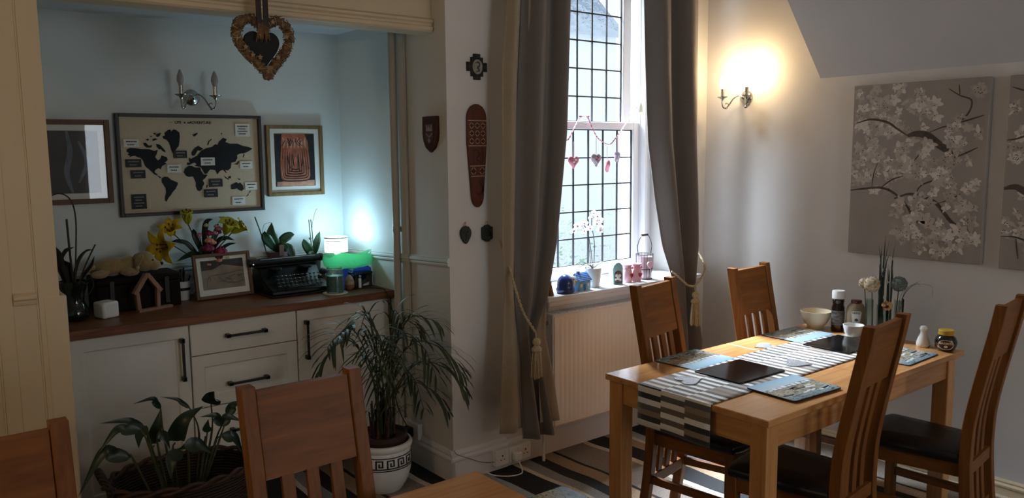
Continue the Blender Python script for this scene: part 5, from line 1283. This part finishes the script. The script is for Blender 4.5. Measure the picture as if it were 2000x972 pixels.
def rose(mb, c, r_):
    c = Vector(c)
    for lay, (rr_, n_3, op) in enumerate(((.35,3,.15),(.65,5,.45),(1,6,.8))):
        for k in range(n_3):
            a_ = 2*PI*k/n_3+lay*.5; d = Vector((math.cos(a_),math.sin(a_),0)); s_2 = Vector((-math.sin(a_),math.cos(a_),0)); rows = []
            for i in range(4):
                z = -r_*.7+r_*1.4*i/3*(1-.15*lay); o_ = rr_*r_*(math.sin(PI*(.2+.6*i/3))+op*.25*i/3); ww = rr_*r_*.62*math.sin(PI*(.25+.55*i/3))
                rows.append([c+d*(o_*.8)-s_2*ww+Vector((0,0,z)), c+d*o_+Vector((0,0,z)), c+d*(o_*.8)+s_2*ww+Vector((0,0,z))])
            mb.grid(rows)
    mb.sphere(c-Vector((0,0,r_*.2)), r_*.5, 8, 6)
for c, r_, mt_, nm in (((-.002,-.07,.262),.030,ROSE,'rose'),((.062,-.065,.242),.034,ROSE,'rose'),((.045,-.06,.215),.034,CRIM,'rose'),((.01,-.055,.300),.022,PCH,'carnation'),((.028,-.062,.288),.016,PCH,'carnation'),((.02,-.03,.335),.020,ROSE,'rose'),((.05,-.03,.335),.016,PNK,'carnation'),((.072,-.03,.355),.017,PNK,'carnation'),
                   ((-.008,-.075,.205),.018,PNK,'carnation'),((.042,-.095,.195),.014,PCH,'carnation'),((-.012,-.09,.180),.015,PCH,'carnation'),((.012,-.02,.375),.014,WFL,'carnation'),((.075,-.02,.335),.013,ROSE,'rose'),((-.03,-.03,.33),.013,PNK,'carnation'),((.055,-.04,.37),.012,PNK,'carnation'),((.09,-.08,.205),.013,WFL,'carnation')):
    st_ = stem_to(c, bq); a = MB(); rose(a, c, r_); a.build(nm, mt_, st_, solid=.0008)
for pts_, w2_ in (([(-.02,-.02,.18),(-.06,-.05,.235),(-.11,-.06,.225),(-.16,-.07,.205)],.012),([(0,0,.2),(-.04,-.01,.30),(-.05,-.01,.34),(-.055,-.02,.36)],.012),([(.02,0,.2),(.07,0,.28),(.11,-.01,.30),(.155,-.02,.285)],.011),([(.02,0,.2),(.08,-.01,.24),(.12,-.02,.265),(.16,-.03,.27)],.008),([(.0,0,.2),(.01,.01,.33),(.02,.0,.39),(.05,-.01,.405)],.012),([(0,0,.2),(.05,0,.3),(.07,0,.35),(.08,0,.38)],.010),([(-.02,0,.2),(-.08,0,.28),(-.13,0,.30),(-.16,0,.30)],.010),([(.03,-.02,.18),(.07,-.05,.2),(.10,-.06,.19),(.13,-.06,.17)],.014),([(-.02,-.03,.18),(-.05,-.06,.20),(-.06,-.07,.19),(-.065,-.08,.17)],.014),([(0,-.02,.2),(0,-.05,.23),(.02,-.06,.24),(.03,-.065,.22)],.02),([(.0,-.02,.18),(-.02,-.05,.22),(-.03,-.06,.25),(-.025,-.06,.28)],.016)):
    a = MB(); strap_leaf(a, pts_, w2_*1.25, face=(-.3,-.8,.5)); a.build('leaf', LEAF, bq, solid=.001)

# typewriter
ty = thing('typewriter', 'old black typewriter on the worktop', 'typewriter', (1.728, 4.125, ZW), .0)
a = MB(); a.prism([(-.155,.012),(.13,.012),(.13,.125),(.045,.135),(.02,.125),(-.005,.085),(-.10,.045),(-.15,.034)], -.165, .165, axis='x'); a.build('casing', BLACK, ty, bevel=.006)
a = MB().box(-.175,.175,-.165,.135,0,.012); a.build('base', BLACK, ty, bevel=.004)
a = MB().tube([(-.20,.055,.165),(.20,.055,.165)], .019, 18); a.build('platen', BLACKM, ty)
a = MB()
for s in (-1,1): a.lathe([(.012,0),(.022,.002),(.022,.016),(.012,.018)], 18, M=Matrix.Rotation(s*PI/2,4,'Y'), c=(s*.195,.055,.165))
a.build('platen_knobs', BLACK, ty)
MB().box(-.18,.18,.045,.115,.136,.148).build('carriage', BLACK, ty, bevel=.004)
MB().tube([(-.155,.026,.180),(.155,.026,.180)], .003, 8).build('paper_bail', CHROME, ty)
a = MB()
for s in (-1,1): a.lathe([(0,0),(.034,0),(.036,.006),(.034,.012),(0,.014)], 20, (s*.085,.0,.124))
a.build('ribbon_spools', BLACK, ty)
a = MB(); kc = MB()
for r_ in range(4):
    for k in range(11):
        x = -.120+.0235*k+.006*r_; y = -.135+.026*r_; z = .052+.014*r_
        a.tube([(x,y,.03),(x,y,z)], .0015, 5); a.lathe([(0,z),(.0078,z),(.0082,z+.002),(.0078,z+.004)], 12, (x,y,0)); kc.lathe([(.0082,z+.0035),(.0088,z+.004),(.0082,z+.0048),(.0074,z+.0048)], 12, (x,y,0))
a.build('keys', BLACK, ty); kc.build('key_rings', CHROME, ty)
MB().box(-.075,.075,-.160,-.148,.044,.052).build('space_bar', BLACKM, ty, bevel=.002)
a = MB().tube(bez([(-.18,.05,.155),(-.20,.03,.16),(-.205,-.01,.165)],5), .003, 7); a.build('return_lever', CHROME, ty)

def orchid(label, loc, rz, leaves, sticks, potm, pr, ph_):
    o = thing('orchid_plant', label, 'potted orchid', loc, rz)
    MB().lathe([(0,0),(pr*.75,0),(pr*.8,.005),(pr,ph_),(pr*.94,ph_),(pr*.9,ph_-.012),(0,ph_-.014)], 22).build('pot', potm, o)
    for pts_, w2_ in leaves:
        a = MB(); strap_leaf(a, pts_, w2_*1.15, fold=.12, face=(-.35,-.9,.35)); a.build('leaf', LEAF_O, o, solid=.003)
    for pts_, r_ in sticks:
        a = MB().tube(bez(pts_,6), r_, 6); a.build('flower_stem', STEM, o)
    return o
h0 = .20
o1 = orchid('flowerless orchid with broad dark leaves, behind the left part of the typewriter', (1.735, 4.315, ZW), 0, [([(0,0,h0),(-.02,-.01,h0+.06),(-.035,-.01,h0+.10),(-.028,-.01,h0+.165)],.026),([(0,0,h0),(-.05,-.01,h0+.06),(-.07,-.015,h0+.09),(-.075,-.02,h0+.12)],.024),([(0,0,h0),(.03,-.01,h0+.06),(.07,-.015,h0+.085),(.098,-.02,h0+.088)],.022),([(0,0,h0),(.05,-.02,h0+.02),(.07,-.03,h0-.02),(.075,-.035,h0-.06)],.022),([(0,0,h0),(.01,-.03,h0+.03),(.03,-.04,h0+.03),(.05,-.05,h0+.02)],.018)],
   [([(-.06,0,h0-.01),(-.09,-.01,h0+.10),(-.125,-.02,h0+.20)],.0035),([(-.03,0,h0),(-.075,0,h0+.09),(-.07,0,h0+.15),(-.03,.0,h0+.165)],.001)], pm('plum_pot','5a4048',.4,var=.1), .058, h0)
MB().box(-.012,.014,-.062,-.056,h0-.02,h0+.04).build('plant_tag', pm('brown_tag','5a3a30',.6), o1, bevel=.001)
orchid('small orchid with two upright leaves and thin bare stems, right of the typewriter top', (1.925, 4.27, ZW), 0, [([(0,0,.15),(-.03,-.02,.20),(-.05,-.02,.235),(-.06,-.02,.265)],.022),([(0,0,.15),(.015,-.01,.21),(.03,-.01,.26),(.045,-.01,.30)],.017),([(0,0,.15),(-.02,-.03,.18),(-.04,-.04,.17),(-.05,-.045,.15)],.016)],
   [([(0,0,.15),(-.012,-.01,.25),(-.02,-.01,.37)],.0028),([(.005,0,.15),(.0,-.01,.26),(-.008,-.01,.37)],.0028),([(0,0,.3),(.004,-.01,.36),(.02,-.01,.41),(.032,-.01,.43)],.0012),([(-.022,-.012,.262),(-.016,-.012,.264),(-.012,-.012,.262)],.007)], pm('teal_pot','2d3c3c',.35,var=.1), .045, .15)

# lamp with a shade
lp = thing('table_lamp', 'small lit table lamp with a white drum shade in the alcove corner', 'lamp', (2.013, 4.149, ZW))
lp.scale = (1, 1, 1.07)
MB().lathe([(0,0),(.045,0),(.047,.006),(.040,.012),(.012,.02),(.010,.06),(.016,.08),(.010,.10),(.008,.17),(0,.17)], 22).build('lamp_base', WHITECER, lp)
m, t, N, L, b = nt('lit_lamp_shade'); b.inputs['Base Color'].default_value = (.85,.95,.9,1); b.inputs['Roughness'].default_value = .8
b.inputs['Emission Color'].default_value = (.74,1.0,.86,1); b.inputs['Emission Strength'].default_value = 1.5
SHADE = m
a = MB().lathe([(.064,.178),(.064,.252)], 32); o = a.build('lamp_shade', SHADE, lp, solid=.002)
a = MB().lathe([(.0645,.252),(.0645,.254)], 32); a.lathe([(.0655,.250),(.0655,.256)], 32); 
for q in range(3): a.tube([(0,0,.20),(.064*math.cos(q*2.1),.064*math.sin(q*2.1),.25)], .0012, 5)
a.build('shade_ring', WHITEG, lp, solid=.001)
a = MB().tube([(.0655*math.cos(q),.0655*math.sin(q),.2365) for q in [k*2*PI/32 for k in range(33)]], .0012, 6); a.build('seam_trim', CREAMCER, lp)
MB().lathe([(0,.16),(.012,.165),(.014,.175),(.022,.20),(.018,.222),(0,.232)], 16).build('bulb', pm('led_bulb','ffffff',.4,emit=(.85,1,.97),estr=8), lp)
d = bpy.data.lights.new('lamp_light', 'POINT'); d.energy = 6.0; d.color = (.52,.83,1.0); d.shadow_soft_size = .05
o = bpy.data.objects.new('lamp_light', d); COL.objects.link(o); o.parent = lp; o.location = (-.01,-.02,.27)

# green and blue blown glass bowl-shape
GG = glass('green_blown_glass', (.72,.97,.80), .15, .5, 1.3, .6, 26, .012)
_n = GG.node_tree; _o = _n.nodes['Material Output']; _pv = _o.inputs[0].links[0].from_socket; _tl = _n.nodes.new('ShaderNodeBsdfTranslucent'); _tl.inputs[0].default_value = (.22,.85,.45,1); _ms = _n.nodes.new('ShaderNodeMixShader'); _ms.inputs[0].default_value = .4
_n.links.new(_pv, _ms.inputs[1]); _n.links.new(_tl.outputs[0], _ms.inputs[2]); _n.links.new(_ms.outputs[0], _o.inputs[0])
BG = glass('blue_blown_glass', (.28,.40,.97), .12, .5, 1.3)
gb = thing('glass_vessel', 'wavy-rimmed green and blue blown glass bowl before the lamp', 'glass bowl', (2.045, 4.135, ZW))
gb.location = (2.022, 4.022, ZW)
def wavy(mb, prof, amp, m_=0, n=56, ex=1.72):
    rows = []
    for r_, z in prof:
        k = max(0, (z-.06)/.12)
        rows.append([(r_*math.cos(q)*ex*(1+.10*k*math.sin(3*q+.6)), r_*math.sin(q)*.62*(1+.08*k*math.sin(4*q)), z+amp*k*(math.sin(3*q+.9)+.5*math.sin(5*q))) for q in [2*PI*i/n for i in range(n)]])
    mb.grid(rows, m_, True)
a = MB(); wavy(a, [(.062,.072),(.078,.080),(.086,.098),(.088,.122),(.085,.146),(.079,.149),(.080,.122),(.078,.102),(.070,.088),(.055,.080)], .010); a.v = [(x,y,z+.040) for x,y,z in a.v]; a.build('green_bowl', GG, gb)
a = MB()
for k in range(5):
    a.tube(bez([(-.02,-.062,.108),(-.05+.03*k,-.066,.13),(-.09+.045*k,-.060,.155+.004*(k%2))],6), .0016, 5)
a.tube([(-.02+.012*math.cos(q),-.064,.105+.010*math.sin(q)) for q in [k*.63 for k in range(11)]], .004, 7); a.build('white_threads', glass('milky_glass',(.9,1,.95),.2,.8), gb)
a = MB(); a.lathe([(0,0),(.05,0),(.058,.01),(.064,.06),(.060,.100),(.050,.113),(0,.114)], 28, (.035,.0,0), sx=1.65, sy=.8); a.build('blue_body', BG, gb)
# jar of teal crystals on a coaster, egg, small bottle, lighter, dark box
jr = thing('glass_jar', 'screw-top glass jar of teal bath salts on a round coaster', 'jar', (1.880, 3.905, ZW+.006))
MB().lathe([(0,0),(.044,0),(.047,.004),(.047,.105),(.042,.115),(.042,.135),(.040,.135),(.040,.114),(.044,.104),(.044,.006),(0,.005)], 28).build('glass', CLEAR, jr)
MB().lathe([(0,.006),(.043,.006),(.0432,.09),(0,.098)], 26).build('teal_salts', pm('teal_salts','86b3ac',.4,var=.3,scale=60,trans=.15), jr)
MB().tube([(.0435*math.cos(q),.0435*math.sin(q),.122) for q in [k*2*PI/28 for k in range(29)]], .002, 6).build('wire_ring', CHROME, jr)
co = MB().lathe([(0,0),(.064,0),(.066,.003),(.064,.006),(0,.006)], 32).build('round_coaster', CREAMCER, None, loc=(1.878,3.90,ZW)); tag(co, 'round cream coaster under the teal jar', 'coaster')
eg = thing('egg_candle', 'speckled egg-shaped candle beside the teal jar', 'candle', (1.990, 3.955, ZW))
MB().lathe([(0,0),(.015,.001),(.024,.012),(.027,.030),(.025,.050),(.018,.068),(.008,.079),(0,.082)], 22).build('egg', pm('speckled_egg','b09a80',.6,var=.45,scale=50), eg)
MB().lathe([(0,.0),(.016,0),(.0252,.012),(.0278,.028),(.0274,.030)], 22).build('rust_base', pm('rust_wax','8f5c42',.6,var=.2), eg)
tb_ = thing('small_bottle', 'tiny bottle with a blue top between the typewriter and the teal jar', 'bottle', (1.899, 4.085, ZW))
MB().lathe([(0,0),(.014,0),(.016,.003),(.016,.070),(.010,.078),(.010,.082),(0,.082)], 18).build('bottle_body', pm('amber_gel','6a5a3a',.2,trans=.3), tb_)
MB().sphere((0,0,.098), (.022,.020,.019), 14, 10).build('blue_top', pm('navy_ball','1c2344',.5,var=.4,scale=80), tb_)
lt = thing('lighter', 'slim white lighter standing beside the dark box', 'lighter', (2.048, 3.945, ZW))
MB().box(-.0075,.0075,-.006,.006,0,.058).build('lighter_body', WHITECER, lt, bevel=.003); MB().box(-.007,.007,-.0055,.0055,.0585,.074).build('lighter_top', CHROME, lt, bevel=.002)
bx = thing('mottled_box', 'small dark mottled box at the right end of the worktop', 'box', (2.085, 4.01, ZW), .12)
CAMO = pm('mottled_grey_green', '3a3c34', .6, var=.7, scale=22)
MB().box(-.058,.058,-.035,.035,0,.070).build('box_body', CAMO, bx, bevel=.006); MB().box(-.060,.060,-.037,.037,.071,.085).build('lid', CAMO, bx, bevel=.006)
a = MB(); 
for x in (-.035,0,.035): a.tube([(x-.008,-.037,.075),(x-.008,-.044,.085),(x+.008,-.044,.085),(x+.008,-.037,.075)], .002, 6)
a.build('clasps', PEWTER, bx)
MB().prism([(-.01,.01),(.03,.01),(.034,.026),(.0,.018)], -.0365, -.0352).build('pale_label', PAPER, bx, smooth=False)
# dark glass vase with twisted sticks at the far left
dv = thing('glass_vase', 'dark glass vase with dry leaves and a curved wire, at the left end', 'vase', (.665, 4.045, ZW))
DGL = pm('smoky_green_glass', '10201a', .08, var=.3, trans=.35, coat=.4)
MB().lathe([(0,0),(.045,0),(.058,.012),(.062,.035),(.052,.06),(.042,.085),(.046,.12),(.056,.15),(.060,.18),(.056,.18),(.042,.12),(.036,.085),(.05,.045),(0,.015)], 26).build('vase', DGL, dv)
for pts_, r_ in (([(.0,0,.05),(.02,-.01,.3),(.03,-.01,.46),(.015,-.01,.545),(-.03,-.01,.575),(-.09,.0,.55)],.0035),([(.01,0,.05),(.0,0,.25),(-.005,0,.46)],.005),([(.0,0,.1),(.05,-.02,.24),(.10,-.02,.34)],.0035),([(.03,-.03,.17),(.07,-.04,.19),(.075,-.04,.15),(.05,-.04,.11)],.002),([(-.02,-.04,.16),(.02,-.055,.18),(.05,-.05,.165)],.0025)):
    a = MB().tube(bez(pts_,8), r_, 6); a.build('dry_stick', BROWN_STICK, dv)
for pts_, w2_ in (([(-.02,0,.14),(-.05,.0,.25),(-.07,-.01,.33),(-.085,-.01,.38)],.035),([(.01,.02,.14),(.03,.02,.24),(.06,.01,.30),(.09,.0,.315)],.034),([(.02,.02,.14),(.06,.02,.20),(.09,.02,.24),(.10,.02,.28)],.026),([(-.02,0,.14),(-.03,.02,.26),(-.01,.02,.31),(.02,.02,.33)],.04)):
    a = MB(); strap_leaf(a, pts_, w2_, fold=.3); a.build('dry_leaf', pm('dry_brown_leaf','251c16',.7,var=.4) if 'dry_brown_leaf' not in bpy.data.materials else bpy.data.materials['dry_brown_leaf'], dv, solid=.002)

# ------------------------------------------------------------------ floor plants
# palm in a white pot with a dark key band
pp_ = thing('potted_palm', 'bushy palm in a round white pot with a dark Greek key band', 'potted plant', (1.865, 3.405, 0))
prof = [(0,0),(.085,0),(.092,.006),(.118,.05),(.134,.10),(.140,.150),(.138,.19),(.134,.215),(.142,.222),(.145,.236),(.140,.248),(.130,.250),(.124,.235),(.124,.12),(0,.10)]
MB().lathe(prof, 44).build('pot', WHITECER, pp_)
a = MB(); rad_ = .1412
def keyseg(x0, z0, x1, z1):
    n_4 = max(1, int(abs(x1-x0)/.008)); rows = []
    for i in range(n_4+1):
        x = x0+(x1-x0)*i/n_4; an = x/.14
        def rr2(z): 
            return .1346+.0064*math.sin(PI*min(1,max(0,(z-.10)/.115)))+.0008
        rows.append([(rr2(z)*math.cos(an), rr2(z)*math.sin(an), z) for z in (z0, z1)])
    a.grid(rows)
circ = 2*PI*.14; nk = 16; pw = circ/nk; u = pw/7
keyseg(0, .133, circ, .138); keyseg(0, .194, circ, .199)
for k in range(nk):
    x = k*pw; b0, t0 = .143, .189
    keyseg(x, b0, x+u, t0); keyseg(x, t0-.006, x+5*u, t0); keyseg(x+4*u, b0+.012, x+5*u, t0); keyseg(x+2*u, b0+.012, x+5*u, b0+.018); keyseg(x+2*u, b0+.012, x+3*u, t0-.014); keyseg(x, b0, x+7*u, b0+.006)
lab(a.build('key_band', pm('dark_key_glaze','2c2426',.4,var=.2), pp_, smooth=False, solid=.0008), 'dark Greek key band')
a = MB().lathe([(0,.20),(.105,.20),(.116,.262),(.121,.264),(.121,.285),(.114,.287),(.108,.27),(0,.262)], 34); a.build('inner_pot', pm('brown_plastic_pot','3a2620',.5), pp_)
MB().lathe([(0,.268),(.107,.266)], 24).build('soil', SOIL, pp_)
stm = MB()
for k in range(34):
    an = R.uniform(0,6.28); r_ = R.uniform(0,.065)
    stm.tube([(r_*math.cos(an),r_*math.sin(an),.265),(r_*1.15*math.cos(an)+R.uniform(-.01,.01),r_*1.15*math.sin(an)+R.uniform(-.01,.01),R.uniform(.38,.50))], [.008,.003], 6)
stm.build('stem_clump', pm('palm_base','4a3028',.8,var=.4,scale=50), pp_)
def frond(par, base, az, reach, height, droop, nl, ll, w0=.0058):
    d = Vector((math.cos(az), math.sin(az), 0)); B = Vector(base)
    P = bez([B, B+d*reach*.12+Vector((0,0,height*.55)), B+d*reach*.45+Vector((0,0,height*.95)), B+d*reach*.8+Vector((0,0,height*1.0-droop*.35)), B+d*reach+Vector((0,0,height-droop))], 7)
    a = MB(); a.tube(P, [.0034*(1-.75*i/(len(P)-1))+.0006 for i in range(len(P))], 5, 1)
    n = len(P)
    for k in range(nl):
        f_ = .34+.66*k/(nl-1); i = min(n-2, int(f_*(n-1))); p = P[i]+(P[i+1]-P[i])*(f_*(n-1)-i); t_ = (P[i+1]-P[i]).normalized(); sd = t_.cross(Vector((0,0,1))).normalized()
        for s in (-1,1):
            L_ = ll*(math.sin(PI*(.16+.74*(k/(nl-1))))**.8)*R.uniform(.75,1.15)
            e = (t_*.75+sd*s*R.uniform(.55,.85)+Vector((0,0,R.uniform(-.05,.25)))).normalized()
            strap_leaf(a, [p, p+e*L_*.4+Vector((0,0,.004)), p+e*L_*.8-Vector((0,0,L_*.14)), p+e*L_-Vector((0,0,L_*.32))], w0, fold=.1)
    a.build('frond', [PALM, STEM], par, smooth=True)
# azimuths: towards the room (-y) and along the wall; each with its own reach
for az, reach, hgt, dr, nl, ll in ((-2.75,.34,.56,.06,11,.20),(-2.35,.30,.50,.14,10,.19),(-2.0,.26,.56,.18,10,.18),(-1.55,.30,.52,.22,11,.19),(-1.15,.36,.53,.20,11,.20),(-.85,.42,.47,.16,12,.20),(-.74,.40,.36,.16,11,.18),(-.95,.30,.60,.05,9,.17),(2.9,.30,.50,.18,9,.18),(-3.0,.22,.40,.20,8,.15),(-1.8,.20,.42,.22,9,.16),(-1.2,.24,.34,.20,9,.15),(2.6,.16,.60,.10,8,.16),(-2.5,.18,.62,.10,8,.18),(-.4,.17,.56,.08,8,.12),(-1.45,.12,.62,.05,8,.17),(-.75,.34,.26,.16,9,.15)):
    frond(pp_, (R.uniform(-.04,.04),R.uniform(-.04,.03),.29), az, reach, hgt, dr, nl, ll)
for k in range(26):
    an = R.uniform(-3.1,-.2); a = MB(); r_ = R.uniform(.06,.16); strap_leaf(a, [(.05*math.cos(an),.05*math.sin(an),.28),(r_*.6*math.cos(an),r_*.6*math.sin(an),.38),(r_*math.cos(an),r_*math.sin(an),.42),(r_*1.25*math.cos(an),r_*1.25*math.sin(an),R.uniform(.36,.44))], .003); a.build('short_leaf', PALM, pp_)

# broad-leaved plant in an oval dark basket
bk = thing('basket_plant', 'broad-leaved dark green plant in a large oval dark wicker basket', 'potted plant', (.885, 3.295, 0))
WICK = pm('dark_wicker', '241712', .7, var=.5, scale=50)
m, t, N, L, b = nt('woven_wicker'); v = coords(t, (1,1,1))
wv1 = N.new('ShaderNodeTexWave'); wv1.bands_direction = 'Z'; wv1.inputs['Scale'].default_value = 26; wv1.inputs['Distortion'].default_value = 2; L.new(v, wv1.inputs['Vector'])
L.new(ramp(t, wv1.outputs['Fac'], [(.3,srgb('150d0a')),(.75,srgb('3a271d'))]), b.inputs['Base Color']); b.inputs['Roughness'].default_value = .6; L.new(bump(t, wv1.outputs['Fac'], .9, .008), b.inputs['Normal'])
WOV = m
RX, RY, RZ_ = .285, .205, .375
a = MB().lathe([(0,.0),(.72,.0),(.76,.02),(.90,.2),(1.0,RZ_),(.96,RZ_),(.88,.22),(.72,.06),(0,.05)], 48); a.v = [(x*RX,y*RY,z) for x,y,z in a.v]; a.build('basket', WOV, bk)
a = MB()
for q in (0, PI):
    rr_ = [Vector((RX*math.cos(k*2*PI/72)*(.985), RY*math.sin(k*2*PI/72)*.985, RZ_+.003)) for k in range(73)]
    P = [p+Vector((math.cos(k*2*PI/72)*.010*math.cos(k*.8+q), math.sin(k*2*PI/72)*.010*math.cos(k*.8+q), .010*math.sin(k*.8+q))) for k, p in enumerate(rr_)]
    a.tube(P, .009, 7)
a.build('plaited_rim', pm('rim_wicker','3a2218',.65,var=.4,scale=50), bk)
for s in (-1, 1):
    a = MB()
    for q in (0,2.1,4.2):
        P = bez([(s*RX*.97,-.075,RZ_),(s*(RX+.012),-.05,RZ_+.055),(s*(RX+.018),0,RZ_+.075),(s*(RX+.012),.05,RZ_+.055),(s*RX*.97,.075,RZ_)],9)
        a.tube([p+Vector((.008*math.cos(i*.7+q),0,.008*math.sin(i*.7+q))) for i, p in enumerate(P)], .0065, 6)
    a.build('basket_handle', WICK, bk)
MB().lathe([(0,.275),(.86,.27)], 36).build('soil', SOIL, bk).scale = (RX, RY, 1)
LV = [('a',[(.841,3.35,.454),(.831,3.35,.635),(.799,3.34,.685),(.725,3.32,.684)],.013),('b',[(.771,3.25,.49),(.775,3.25,.548),(.788,3.24,.604),(.805,3.25,.661)],.027),('c',[(.76,3.2,.508),(.73,3.2,.62),(.665,3.19,.663),(.577,3.18,.675)],.017),('d',[(.738,3.12,.537),(.7,3.12,.639),(.615,3.11,.658),(.549,3.10,.589)],.020),
 ('e',[(.671,3.1,.534),(.653,3.1,.551),(.563,3.1,.586),(.477,3.1,.451)],.027),('f',[(.757,3.2,.508),(.738,3.2,.624),(.707,3.18,.594),(.70,3.17,.554)],.022),('g',[(.769,3.2,.505),(.784,3.2,.592),(.802,3.19,.562),(.814,3.18,.521)],.020),('h',[(.856,3.3,.465),(.872,3.3,.522),(.907,3.29,.592),(.983,3.3,.626)],.038),('i',[(1.011,3.4,.409),(.958,3.4,.598),(.908,3.4,.646),(.846,3.4,.669)],.010),
 ('j',[(1.026,3.35,.42),(1.031,3.35,.613),(1.03,3.33,.65),(1.031,3.30,.679)],.040),('k',[(1.01,3.3,.439),(1.053,3.3,.526),(1.029,3.3,.577),(.97,3.3,.584)],.018),('k',[(1.01,3.3,.439),(1.053,3.3,.526),(1.083,3.3,.56),(1.14,3.3,.527)],.022),('l',[(.97,3.25,.486),(.978,3.25,.529),(.979,3.25,.556),(.986,3.25,.582)],.018),('m',[(1.042,3.35,.416),(1.097,3.35,.547),(1.124,3.35,.59),(1.165,3.35,.60)],.022),
 ('n',[(.941,3.15,.543),(.935,3.15,.523),(.884,3.15,.524),(.82,3.15,.521)],.018),('n',[(.867,3.1,.479),(.846,3.1,.548),(.90,3.1,.54),(.951,3.1,.49)],.030),('o',[(.99,3.25,.458),(1.035,3.25,.504),(1.089,3.25,.48),(1.119,3.25,.404)],.024),('p',[(.9,3.2,.5),(.84,3.15,.52),(.80,3.12,.49),(.79,3.10,.43)],.030)]
O = Vector((.885,3.295,0))
for nm, pts_, w2_ in LV:
    P = [Vector(p)-O for p in pts_]; root = Vector((P[0].x*.55, P[0].y*.55, .27)); a = MB()
    up_ = nm in 'abhijlm'
    split = P[1]
    a.tube(bez([root, P[0]*.6+split*.4, split] if nm not in 'bh' else [root, P[0], P[0]*.4+split*.6],6), [.0045]*7+[.0032]*6, 6, 1)
    Q = bez([P[0]*.3+split*.7, split, P[2], P[3]], 6) if nm in 'bh' else bez([split, split*.45+P[2]*.55, P[2], P[3]], 6)
    n = len(Q); rows = []; tdir = Vector((.38*1, -.92, 0)).normalized()
    for i, p in enumerate(Q):
        t_ = (Q[min(i+1,n-1)]-Q[max(i-1,0)]).normalized(); sd = t_.cross(Vector((-.36,-.78,.5))).normalized(); k = i/(n-1)
        ww = w2_*(math.sin(PI*min(1,.06+.93*(k**.72)))**1.05) if i < n-1 else .0006; up2 = sd.cross(t_)
        rows.append([p-sd*ww+up2*ww*.22, p-sd*ww*.5+up2*ww*.05, p, p+sd*ww*.5+up2*ww*.05, p+sd*ww+up2*ww*.22])
    a.grid(rows, 0); a.build('leaf', [LEAF, STEM], bk)
